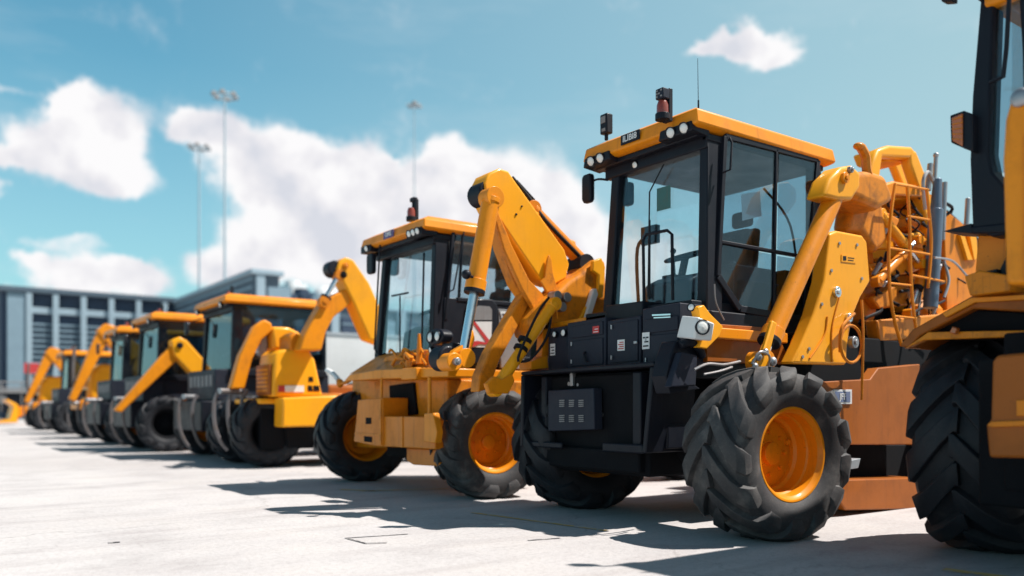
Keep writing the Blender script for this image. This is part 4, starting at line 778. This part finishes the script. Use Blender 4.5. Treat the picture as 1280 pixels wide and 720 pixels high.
    m = B(); m.pY([(340, 408), (362, 409), (376, 416), (378, 436), (342, 437)], Z + .9, Z + 1.6); m.build('seat_shroud', 'yellow', T, bevel=.05, seg=3)
    m = B(); m.pY([(362, 420), (370, 414), (380, 424), (378, 438), (362, 438)], Z + .3, Z + .8); m.build('boom_mount', 'deep', T, bevel=.03)
machine_three()

# ================================================================== far machines: cab, black front, claws
def far_machine(label, L, arm=True, cabw=1.0, cl=2):
    O = V(L); T = thing('construction_machine', O, label, 'construction machine', GR); B = lambda: MB(O)
    x, y = L[0], L[1]
    roof, fr = cab(T, O, x + .15, x + 2.1, y - 1.0 * cabw, y + 1.0 * cabw, 1.75, 2.98, (x, x + 2.3, y - 1.05 * cabw, y + 1.05 * cabw, 3.03, 3.18), glassmat='darkglass')
    for s in (-.8, .8): lamp_round(T, O, (x - .01, y + s * cabw, 3.0), (-1, 0, -.3), .06)
    m = B(); m.box(x + .2, x + 2.1, y - 1.0 * cabw, y - .97 * cabw, 1.75, 3.0); m.build('door_glass', 'darkglass', T, bevel=0)
    mirror(T, O, (x - .08, y + 1.3, 2.7), .16, .3, (x + .15, y + 1.0, 2.9))
    beacon(T, O, (x + .5, y + .3, 3.27), .9, False)
    m = B(); m.box(x - .15, x + .3, y - .95, y + .95, 1.15, 1.75); m.box(x + .2, x + 2.2, y - .9, y + .9, 1.2, 1.7); lb = m.build('front_cabinet', 'charcoal', T, bevel=.02)
    m = B()
    for k in range(6): m.box(x - .165, x - .15, y - .8 + .27 * k, y - .62 + .27 * k, 1.42, 1.64)
    m.build('cabinet_stickers', 'greyplastic', lb, bevel=0)
    m = B(); m.box(x - .42, x + .1, y - 1.0, y + 1.0, .55, 1.14); m.build('front_bumper', 'black', T, bevel=.03)
    m = B(); m.box(x + .1, x + 4, y - .6, y + .6, .5, 1.18); m.cyl((x + .3, y - 1.1, .62), (x + .3, y + 1.1, .62), .13); m.build('chassis', 'void', T, bevel=.03)
    m = B(); m.box(x + .9, x + 3.9, y - .95, y - .65, .7, 1.3); m.build('side_frame', 'deep', T, bevel=.02)
    m = B(); m.box(x + 2.25, x + 3.9, y - .7, y + .7, 1.0, 1.5); m.build('engine_hood', 'shaded_orange', T, bevel=.08, seg=3)
    wheel(T, O, (x + .3, y - 1.18, .64), 1.28, .52, rim='void', turn=R_(-6), lugs=12, detail=0, flip=1); wheel(T, O, (x + .3, y + 1.18, .64), 1.28, .52, outer=1, lugs=12, detail=0, flip=1)
    wheel(T, O, (x + 3.5, y - 1.0, .6), 1.2, .5, lugs=12, detail=0); wheel(T, O, (x + 3.5, y + 1.0, .6), 1.2, .5, outer=1, lugs=12, detail=0)
    claws(T, O, x - .75, y - .9, 1.25, cl, 1.0, .05, .26)
    if arm:
        Y = y - 1.5
        m = B(); m.xz([(x - .85, .95), (x - .70, .90), (x + .55, 2.18), (x + .62, 2.38), (x + .45, 2.5), (x + .30, 2.38)], Y, Y + .22); m.build('lower_boom', 'orange', T, bevel=.03)
        m = B(); m.xz([(x + .32, 2.52), (x + .50, 2.62), (x + .66, 2.54), (x + 1.5, 1.60), (x + 1.5, 1.25), (x + 1.3, 1.2), (x + .38, 2.2)], Y - .06, Y + .28); ub = m.build('upper_boom', 'yellow', T, bevel=.03)
        pin(ub, O, (x + .5, Y, 2.42), .07, Y - .07, 'black')
        piston(T, O, (x + .9, Y - .1, .95), (x + 1.42, Y - .1, 1.45), .08, rod=.3, barrel='orange')
        m = B(); m.box(x + .6, x + 1.6, Y + .02, y - .6, .9, 1.15); m.build('boom_mount', 'deep', T, bevel=.02)
    return T
far_machine('blurred machine with a wide orange-roofed cab directly behind the open yellow engine hood', (5.0, 17.3, 0), arm=False)
f5 = far_machine('blurred machine with a wide orange roof, between the narrow-roofed cab and the larger blurred cab', (4.6, 21.4, 0))
f6 = far_machine('narrow-looking blurred machine whose small roof shows left of the wide-roofed cab', (4.65, 25.3, 0), arm=False, cabw=.85, cl=3)
specs = [((5.0, 37.0, 0), 'small blurred machine with a low pale roof at the far left of the cabs')]
far = []
for L, lab in specs:
    c = copy_tree(f6, None, L); c['label'] = lab; far.append(c)

# machine without cab between them: big folded boom and yellow hood
def boom_machine(L, label):
    O = V(L); T = thing('construction_machine', O, label, 'construction machine', GR); B = lambda: MB(O); x, y = L[0], L[1]
    m = B(); m.xz([(x - .1, 1.2), (x, 2.2), (x + .3, 2.45), (x + 1.3, 2.45), (x + 1.6, 1.9), (x + 1.7, 1.2)], y - .7, y + .7); m.build('engine_hood', 'yellow', T, bevel=.15, seg=4)
    m = B(); m.box(x - .2, x + 3.6, y - .7, y + .7, .5, 1.2); m.build('chassis', 'void', T, bevel=.02)
    m = B(); m.box(x - .35, x - .1, y - .95, y + .95, .95, 1.25); m.box(x - .3, x - .1, y - .3, y + .3, 1.7, 1.95); m.build('front_bumper', 'orange', T, bevel=.03)
    m = B(); m.box(x - .12, x - .09, y - .35, y + .35, 1.35, 1.6); m.build('grille', 'void', T, bevel=.01)
    m = B(); m.xz([(x - .7, 1.3), (x - .5, 1.2), (x + .45, 3.2), (x + .6, 3.6), (x + .4, 3.65), (x + .1, 3.4)], y - 1.1, y - .85); m.build('lower_boom', 'orange', T, bevel=.03)
    m = B(); m.xz([(x + .1, 3.5), (x + .35, 3.75), (x + .6, 3.7), (x + 1.9, 2.7), (x + 1.9, 1.9), (x + 1.6, 1.8), (x + .4, 3.1)], y - 1.15, y - .8); m.build('upper_boom', 'orange', T, bevel=.04)
    wheel(T, O, (x + .2, y - 1.15, .62), 1.24, .5, rim='void', lugs=12, detail=0, flip=1); wheel(T, O, (x + .2, y + 1.15, .62), 1.24, .5, outer=1, lugs=12, detail=0, flip=1); wheel(T, O, (x + 3, y - 1.1, .6), 1.2, .5, lugs=12, detail=0); wheel(T, O, (x + 3, y + 1.1, .6), 1.2, .5, outer=1, lugs=12, detail=0)
    claws(T, O, x - .65, y - .9, 1.2, 4, 1.0, .10, .3)
    m = B(); m.tube([(x - .5, y - .9, 3.0), (x - .55, y - .9, 2.2), (x - .5, y - .9, 1.5)], .05); m.build('hydraulic_line', 'claw', T, bevel=0)
    return T
boom_machine((5.0, 31.0, 0), 'blurred cabless machine with a tall folded orange boom over a yellow hood')
b2 = copy_tree([o for o in COL.objects if o.type == 'EMPTY' and abs(o.location.y - 31) < .01 and not o.parent][0], None, (5.1, 44.0, 0)); b2['label'] = 'small far open machine with a boom, just past the low pale roof'
def bucket_machine(L, label):
    O = V(L); T = thing('wheel_loader', O, label, 'wheel loader', None); B = lambda: MB(O); x, y = L[0], L[1]
    m = B(); m.xz([(x, 1.0), (x + .1, 1.9), (x + .6, 2.2), (x + 2.2, 2.1), (x + 2.4, 1.0)], y - .8, y + .8); m.build('engine_hood', 'yellow', T, bevel=.1, seg=3)
    m = B(); m.box(x + .6, x + 2.0, y - .7, y + .7, 2.1, 3.1); m.build('cab', 'black', T, bevel=.1)
    m = B(); m.xz([(x + .4, 1.3), (x + .3, 1.6), (x - 1.9, 1.0), (x - 2.2, .5), (x - 1.8, .45)], y - .5, y - .3); m.xz([(x + .4, 1.3), (x + .3, 1.6), (x - 1.9, 1.0), (x - 2.2, .5), (x - 1.8, .45)], y + .3, y + .5); m.build('lift_arm', 'orange', T, bevel=.03)
    m = B(); m.xz([(x - 1.9, .15), (x - 3.1, .10), (x - 3.2, .2), (x - 2.3, .35), (x - 2.1, 1.1), (x - 2.5, 1.45), (x - 2.4, 1.5), (x - 1.9, 1.2)], y - 1.2, y + 1.2); m.build('bucket', 'yellow', T, bevel=.03)
    wheel(T, O, (x + .1, y - .95, .65), 1.3, .5, lugs=12, detail=0); wheel(T, O, (x + .1, y + .95, .65), 1.3, .5, outer=1, lugs=12, detail=0); wheel(T, O, (x + 2.2, y - .95, .65), 1.3, .5, lugs=12, detail=0); wheel(T, O, (x + 2.2, y + .95, .65), 1.3, .5, outer=1, lugs=12, detail=0)
bucket_machine((7.4, 58, 0), 'distant yellow wheel loader with its bucket resting on the ground at the row end')

# ================================================================== yard vehicles
def box_truck(L, label, w=2.4, l=6.5, h=3.3):
    O = V(L); T = thing('box_truck', O, label, 'truck'); B = lambda: MB(O); x, y = L[0], L[1]
    m = B(); m.box(x, x + l, y, y + w, 1.0, h); m.build('cargo_box', 'white', T, bevel=.03)
    m = B(); m.box(x - .02, x + l + .02, y - .02, y + w + .02, h - .10, h + .02); m.build('top_rail', 'galv', T, bevel=.01)
    m = B(); m.box(x, x + l + 1.5, y + .5, y + w - .5, .6, .98); m.build('chassis', 'void', T, bevel=.02)
    m = B(); m.xz([(x + l + .1, .7), (x + l + 1.8, .7), (x + l + 1.8, 1.6), (x + l + 1.5, 2.6), (x + l + .1, 2.7)], y + .05, y + w - .05); m.build('cab', 'white', T, bevel=.08, seg=3)
    m = B(); m.xz([(x + l + .5, 1.7), (x + l + 1.65, 1.7), (x + l + 1.45, 2.45), (x + l + .5, 2.5)], y + .03, y + .05); m.build('window', 'black', T, bevel=0)
    for xx in (x + 1.2, x + l + .9):
        wheel(T, O, (xx, y + .15, .5), 1.0, .3, lugs=20, detail=0, rim='greyplastic'); wheel(T, O, (xx, y + w - .15, .5), 1.0, .3, outer=1, lugs=20, detail=0, rim='greyplastic')
box_truck((PY(396, 420, 24).x, 24, 0), 'white box truck parked behind the raised boom of the open yellow machine')
def dark_car(L, label):
    O = V(L); T = thing('parked_car', O, label, 'car'); B = lambda: MB(O); x, y = L[0], L[1]
    m = B(); m.xz([(x, .4), (x, 1.0), (x + 1.0, 1.15), (x + 4.5, 1.15), (x + 4.7, .9), (x + 4.7, .4)], y, y + 1.8); m.build('body', 'black', T, bevel=.08, seg=3)
    m = B(); m.xz([(x + .9, 1.12), (x + 1.6, 1.75), (x + 3.9, 1.8), (x + 4.4, 1.14)], y + .15, y + 1.65); cb_ = m.build('cabin', 'black', T, bevel=.08, seg=3)
    m = B(); m.xz([(x + 1.3, 1.2), (x + 1.75, 1.66), (x + 3.8, 1.7), (x + 4.1, 1.2)], y + .14, y + .15); m.build('window', 'greyplastic', cb_, bevel=0)
    for xx in (x + .9, x + 3.8):
        wheel(T, O, (xx, y + .1, .33), .66, .22, lugs=24, detail=0, rim='greyplastic'); wheel(T, O, (xx, y + 1.7, .33), .66, .22, outer=1, lugs=24, detail=0, rim='greyplastic')
dark_car((PY(398, 480, 21.5).x, 21.5, 0), 'black car parked in front of the white box truck')
def trailer(L):
    O = V(L); T = thing('generator_trailer', O, 'distant dark generator trailer with white wheels and rails at the left edge', 'trailer'); B = lambda: MB(O); x, y = L[0], L[1]
    m = B(); m.box(x - 2.2, x + 2.2, y - .5, y + .9, .7, 2.3); m.build('generator_body', 'black', T, bevel=.05)
    m = B()
    for xx in (-2.3, -.8, .7, 2.3): m.cyl((x + xx, y - .6, .7), (x + xx, y - .6, 3.2), .05)
    for zz in (2.75, 3.2): m.cyl((x - 2.3, y - .6, zz), (x + 2.3, y - .6, zz), .06)
    m.box(x - 2.6, x + 2.6, y - .7, y - .5, 2.3, 2.6); m.build('guard_rail', 'greyplastic', T, bevel=0)
    m = B(); m.box(x - 1.8, x - .4, y - .55, y - .49, 1.4, 2.1); m.build('side_panel', 'greyplastic', T, bevel=.02)
    for xx, r in ((-1.8, 1.0), (.2, .8), (1.9, 1.1)): wheel(T, O, (x + xx, y - .9, r * .75), r * 1.5, .4, lugs=20, detail=0, rim='white')
p = PZ(14, 524.5); trailer((p.x, p.y, 0))
def sign(L):
    O = V(L); T = thing('road_sign', O, 'small red sign on a pale post before the left building', 'sign')
    m = MB(O); m.cyl(O, O + V((0, 0, 4.0)), .10); m.build('post', 'galv', T, bevel=0)
    m = MB(O); m.box(O.x - .5, O.x + .5, O.y - .16, O.y - .11, 3.7, 4.5); m.build('sign_board', 'red', T, bevel=.02)
p = PZ(39, 526); sign((p.x, p.y, 0))

# ================================================================== buildings
def building_left():
    Y, H = 90.0, 12.2; x0 = 6.0; x1 = 32.0
    O = V((x0, Y, 0)); T = thing('industrial_building', O, 'long blue-grey building with louvred bays and pale columns at the left edge', 'building'); B = lambda: MB(O)
    X = lambda px: PY(px, 500, Y).x
    m = B(); m.box(X(2), x1, Y + .6, Y + 26, 0, H - .4); m.build('wall', 'facd', T, bevel=0)
    m = B(); m.box(X(-2), x1 + .3, Y - .15, Y + 26.3, H - .40, H + .1); m.build('roof', 'facr', T, bevel=.05)
    m = B(); m.box(X(34), x1, Y + .2, Y + .6, H - 2.3, H - 1.7); m.build('cornice', 'facl', T, bevel=.03)
    m = B(); m.box(X(9), X(32), Y + .05, Y + .6, 0, H - .45); m.build('solid_bay', 'fac', T, bevel=.04)
    xs = [X(p) for p in (32.5, 66, 101, 136, 170, 203)] + [X(203) + 2.6 * k for k in range(1, 3)]
    for k, x in enumerate(xs):
        m = B(); m.box(x, x + .50, Y - .1, Y + .3, 0, H - .42); m.build('column', 'facl', T, bevel=.03)
        if k < len(xs) - 1:
            m = B()
            for q in range(17): m.box(x + .51, xs[k + 1] - .01, Y + .32, Y + .62, .5 + .52 * q, .68 + .52 * q)
            m.build('louvre_panel', 'fac', T, bevel=0)
building_left()
def building_right():
    X0, Y0, H = 22.8, 66.4, 12.0
    O = V((X0, Y0, 0)); T = thing('warehouse', O, 'dark-sided warehouse with pale corner columns and rooftop units behind the yellow cabs', 'building'); B = lambda: MB(O)
    m = B(); xe = PY(349, 400, Y0).x; xf = X0 + 60; m.box(X0, xe, Y0, Y0 + 34, 0, H - .3); m.box(xe, xf, Y0 + .3, Y0 + 34, 0, 9.6); m.build('wall', 'facr', T, bevel=0)
    m = B(); m.box(X0 - .35, xe + .3, Y0 - .35, Y0 + 34.3, H - .3, H + .1); m.box(xe + .3, xf, Y0 + .1, Y0 + 34, 9.6, 9.8); m.build('roof', 'facl', T, bevel=.04)
    m = B()
    for z in (9.9, 10.6, 11.3): m.box(X0 - .12, X0, Y0 + .3, Y0 + 33.8, z, z + .22)
    m.build('cladding_rib', 'fac', T, bevel=0)
    for k in range(10):
        hh = H - .32 if X0 + .8 + 3.2 * k < xe else 9.58; H_ = hh + .3
        m = B(); x = X0 + .1 + 3.2 * k; m.box(x, x + .7, Y0 - .25, Y0 + .3, 0, hh); m.build('column', 'facl', T, bevel=.03)
        m = B(); m.box(x + 1.0, x + 2.9, Y0 - .08, Y0 + .3, 1.5, H_ - 1.2); w = m.build('window_bay', 'facd' if k % 3 else 'fac', T, bevel=.02)
        m = B()
        for j in range(5): m.box(x + 1.0, x + 2.9, Y0 - .12, Y0 - .08, 2.5 + 1.4 * j, 2.62 + 1.4 * j)
        m.build('glazing_bar', 'fac', w, bevel=0)
    def unit(px0, px1, lab, mat, hh, dome=False, name='rooftop_unit', zb=9.8, dy=5):
        a = PY(px0, 400, Y0 + dy); b = PY(px1, 400, Y0 + dy); o = MB((a.x, Y0 + dy, zb))
        if dome: o.lathe(((a.x + b.x) / 2, Y0 + dy + 1.2, zb), (0, 0, 1), [(0, (b.x - a.x) / 2), (hh * .5, (b.x - a.x) / 2), (hh * .8, (b.x - a.x) * .40), (hh * .95, (b.x - a.x) * .2), (hh, 0)], 24)
        else: o.box(a.x, b.x, Y0 + dy, Y0 + dy + 3, zb, zb + hh); o.box(a.x + .2, b.x - .2, Y0 + dy - .1, Y0 + dy, zb + .2, zb - .2 + hh); o.cyl(((a.x + b.x) / 2, Y0 + dy + 1.5, zb + hh), ((a.x + b.x) / 2, Y0 + dy + 1.5, zb + hh + .4), .7)
        tag(o.build(name, mat, None, bevel=.04), lab, 'rooftop unit')
    unit(351, 372, 'dark rooftop unit beside the tall end of the warehouse', 'facd', 1.3)
    unit(374, 396, 'wide dark rooftop unit left of the pale round tank', 'facd', 1.7, dy=6)
    unit(398, 430, 'pale round tank on the low warehouse roof behind the yellow boom', 'white', 2.1, True, 'rooftop_tank', dy=3)
    unit(362, 384, 'pale rooftop vent hood standing behind the dark units', 'white', 3.0, False, 'vent_hood', dy=10)
building_right()
m = MB((70, 120, 0)); m.box(40, 140, 130, 160, 0, 13); b3 = m.build('distant_shed', 'facl', None, bevel=.1); tag(b3, 'pale distant shed on the horizon, seen through the cab glass', 'building')

def mast(px, py_top, H, label, heads=True, r=.10):
    t = (H - 1) / ((510 - py_top) / FOC); q = ray(px, 510); L = V((q.x * t, q.y * t, 0))
    T = thing('floodlight_mast', L, label, 'light mast', 'tall light masts beyond the yard')
    m = MB(L); m.cyl(L, L + V((0, 0, H)), r * 1.4, r * .7, n=12); m.cyl(L, L + V((0, 0, .4)), r * 2.5, n=12); m.build('pole', 'pale', T, bevel=0)
    m = MB(L); m.torus(L + V((0, 0, H - .2)), (0, 0, 1), 1.0 if heads else .5, .09, 20, 6); m.cyl(L + V((-1, 0, H - .2)), L + V((1, 0, H - .2)), .06); m.cyl(L + V((0, -1, H - .2)), L + V((0, 1, H - .2)), .06); m.build('head_ring', 'pale', T, bevel=0)
    for k in range(6 if heads else 3):
        a = k * math.pi / (3 if heads else 1.5); c = L + V((math.cos(a) * (1 if heads else .5), math.sin(a) * (1 if heads else .5), H - .25)); m = MB(L)
        m.poly([c + V((-.25, -.25, 0)), c + V((.25, -.25, 0)), c + V((.25, .25, 0)), c + V((-.25, .25, 0))], [c + V((-.15, -.15, .35)), c + V((.15, -.15, .35)), c + V((.15, .15, .35)), c + V((-.15, .15, .35))]); m.build('floodlight', 'greyplastic', T, bevel=.02)
mast(281, 118, 30, 'tallest floodlight mast, left of the boom peak, its ring of lamps against blue sky')
mast(249, 183, 30, 'shorter-looking floodlight mast just left of the tallest mast', r=.11)
mast(518, 130, 32, 'thin mast rising above the second cab roof against the clouds', False, r=.07)

# ================================================================== light, sky, camera
SUN_DIR = V((.82, -.57, 0)).normalized(); EL = R_(57.5)
sd = V((SUN_DIR.x * math.cos(EL), SUN_DIR.y * math.cos(EL), math.sin(EL)))
su = bpy.data.lights.new('sun', 'SUN'); su.energy = 5.0; su.angle = R_(.5); su.color = (1, .96, .90)
so = bpy.data.objects.new('sun', su); COL.objects.link(so); so.rotation_euler = sd.to_track_quat('Z', 'Y').to_euler(); so.location = sd * 40

w = bpy.data.worlds.new('World'); scene.world = w; w.use_nodes = True; nt = w.node_tree; bg = nt.nodes['Background']
sky = nt.nodes.new('ShaderNodeTexSky'); sky.sky_type = 'NISHITA'; sky.sun_disc = False; sky.sun_elevation = EL
sky.sun_rotation = math.atan2(sd.x, sd.y); sky.altitude = 0; sky.air_density = 1.0; sky.dust_density = .6; sky.ozone_density = 1.5
STR = .09; EXPO = .60
bg.inputs['Strength'].default_value = STR
tc = nt.nodes.new('ShaderNodeTexCoord'); D = tc.outputs['Generated']
def mathn(op, a, b=None, c=None, clamp=False):
    n = nt.nodes.new('ShaderNodeMath'); n.operation = op; n.use_clamp = clamp
    for i, v in enumerate((a, b, c)):
        if v is None: continue
        if isinstance(v, (int, float)): n.inputs[i].default_value = v
        else: nt.links.new(v, n.inputs[i])
    return n.outputs[0]
def vmath(op, a, b=None, c=None):
    n = nt.nodes.new('ShaderNodeVectorMath'); n.operation = op
    for i, v in enumerate((a, b, c)):
        if v is None: continue
        if isinstance(v, (tuple, Vector)): n.inputs[i].default_value = tuple(v)
        else: nt.links.new(v, n.inputs[i])
    return n
sep = nt.nodes.new('ShaderNodeSeparateXYZ'); nt.links.new(D, sep.inputs[0])
grade0 = mixc(nt, 1.0, sky.outputs[0], (.72, 1.27, 1.10), 'MULTIPLY')
sunside = vmath('DOT_PRODUCT', D, (SUN_DIR.x, SUN_DIR.y, 0)).outputs['Value']
sf_ = nt.nodes.new('ShaderNodeMapRange'); sf_.inputs['From Min'].default_value = -.35; sf_.inputs['From Max'].default_value = .55; sf_.inputs['To Max'].default_value = .85; nt.links.new(sunside, sf_.inputs[0])
grade = mixc(nt, sf_.outputs[0], grade0, tuple(v / (STR * 2 ** EXPO) for v in (.45, .63, .67)))
zf = ramp(nt, sep.outputs['Z'], [(0, (1, 1, 1)), (.44, (1, 1, 1)), (.75, (.35, .35, .42))])  # sky darkened towards the zenith, above the view, to weaken fill light
skyc = mixc(nt, 1.0, grade, zf.outputs[0], 'MULTIPLY')
# puffy clouds as metaballs over the sky directions, warped by noise
wn = noise(nt, 9, 5, .6, vec=D); wv = vmath('SUBTRACT', wn.outputs['Color'], (.5, .5, .5))
warp = vmath('MULTIPLY_ADD', wv.outputs[0], (.09, .09, .07), D).outputs[0]
wn2 = noise(nt, 30, 4, .6, vec=D); wv2 = vmath('SUBTRACT', wn2.outputs['Color'], (.5, .5, .5))
warp = vmath('MULTIPLY_ADD', wv2.outputs[0], (.018, .018, .016), warp).outputs[0]
blobs = [ # px, py, rx, ry (in photo pixels), weight
 (100, 130, 30, 42, 1), (125, 160, 70, 55, 1), (60, 190, 62, 48, 1), (135, 205, 62, 45, 1), (10, 203, 40, 18, .8), (140, 228, 75, 22, .55), (0, 240, 25, 18, .8),
 (230, 165, 35, 28, .9), (262, 168, 45, 36, 1), (330, 200, 75, 50, 1), (400, 225, 110, 60, 1), (480, 240, 110, 62, 1), (570, 225, 80, 65, 1), (640, 250, 100, 70, 1), (700, 285, 75, 60, 1), (560, 190, 40, 32, .9),
 (350, 300, 95, 60, 1), (430, 310, 150, 75, 1), (275, 335, 60, 36, .9), (560, 320, 150, 80, 1), (700, 340, 120, 60, .9), (488, 198, 20, 12, .8),
 (110, 345, 75, 34, 1), (160, 352, 55, 28, 1), (60, 325, 30, 14, .6), (0, 372, 60, 20, .8), (100, 308, 60, 10, .45),
 (925, 52, 52, 20, 1), (968, 55, 48, 28, 1), (945, 40, 30, 22, .8), (878, 60, 26, 9, .8), (985, 72, 36, 15, .7), (10, 108, 60, 9, .35), (790, 330, 80, 60, .7)]
tot = None
for px, py, rx, ry, wgt in blobs:
    c = ray(px, py); L = c.length; c = c.normalized(); ax = rx / FOC / L; az = ry / FOC / L
    d = vmath('SUBTRACT', warp, c); s = vmath('MULTIPLY', d.outputs[0], (1 / ax / 1.15, 1 / ax / 1.15, 1 / az / 1.15))
    ln = vmath('DOT_PRODUCT', s.outputs[0], s.outputs[0]).outputs['Value']
    q = mathn('SUBTRACT', 1.0, ln, clamp=True); q = mathn('MULTIPLY', mathn('MULTIPLY', q, q), wgt)
    tot = q if tot is None else mathn('ADD', tot, q)
cn = noise(nt, 15, 7, .62, vec=D); cn2 = noise(nt, 46, 5, .6, vec=D)
dens = mathn('ADD', tot, mathn('MULTIPLY', mathn('SUBTRACT', cn.outputs[0], .5), .85))
dens = mathn('ADD', dens, mathn('MULTIPLY', mathn('SUBTRACT', cn2.outputs[0], .5), .22))
mr = nt.nodes.new('ShaderNodeMapRange'); mr.interpolation_type = 'SMOOTHSTEP'; mr.inputs['From Min'].default_value = .05; mr.inputs['From Max'].default_value = .66; nt.links.new(dens, mr.inputs[0])
K = 1 / (STR * 2 ** EXPO)
# cloud tone: lit from the sun side and above by comparing the field with itself a little further along
off = vmath('ADD', D, (SUN_DIR.x * .02, SUN_DIR.y * .02, .035)).outputs[0]
ca = noise(nt, 11, 4, .5, vec=D); cb = noise(nt, 11, 4, .5, vec=off)
rel = mathn('ADD', mathn('MULTIPLY', mathn('SUBTRACT', ca.outputs[0], cb.outputs[0]), 2.6), .62)
rel = mathn('ADD', rel, mathn('MULTIPLY', mathn('SUBTRACT', .75, mathn('MINIMUM', tot, 1.4)), .22))
tone = ramp(nt, rel, [(.12, tuple(K * v for v in (.70, .72, .79))), (.46, tuple(K * v for v in (.86, .85, .885))), (.72, tuple(K * v for v in (.98, .97, .98)))])
veil = ramp(nt, sep.outputs['Z'], [(0, (.68,) * 3), (.36, (.0,) * 3)])
skyv = mixc(nt, veil.outputs[0], skyc, tuple(K * v for v in (.46, .66, .73)))
# thin streaks of high haze
hz = vmath('MULTIPLY', D, (1, 1, 4.5)).outputs[0]; hn = noise(nt, 3.2, 6, .6, vec=hz)
hr = ramp(nt, hn.outputs[0], [(.52, (0, 0, 0)), (.76, (.25,) * 3)])
skyv = mixc(nt, hr.outputs[0], skyv, tuple(K * v for v in (.62, .74, .80)))
fin = mixc(nt, mr.outputs[0], skyv, tone.outputs[0])
nt.links.new(fin, bg.inputs['Color'])

cam = bpy.data.cameras.new('camera'); co = bpy.data.objects.new('camera', cam); COL.objects.link(co)
cam.sensor_width = 36; cam.lens = 36 * FOC / 1280; cam.shift_y = (510 - 360) / 1280
co.location = (0, 0, 1); co.rotation_euler = (R_(90), 0, -YAW); cam.clip_end = 3000; cam.clip_start = .05
cam.dof.use_dof = True; cam.dof.focus_distance = 6.9; cam.dof.aperture_fstop = cam.lens / 45.0; cam.dof.aperture_blades = 0
scene.camera = co
vs = scene.view_settings; vs.view_transform = 'Standard'; vs.look = 'None'; vs.exposure = EXPO; vs.gamma = 1; vs.use_curve_mapping = False
scene.cycles.use_denoising = True; scene.cycles.max_bounces = 8; scene.cycles.transparent_max_bounces = 16
scene.render.film_transparent = False
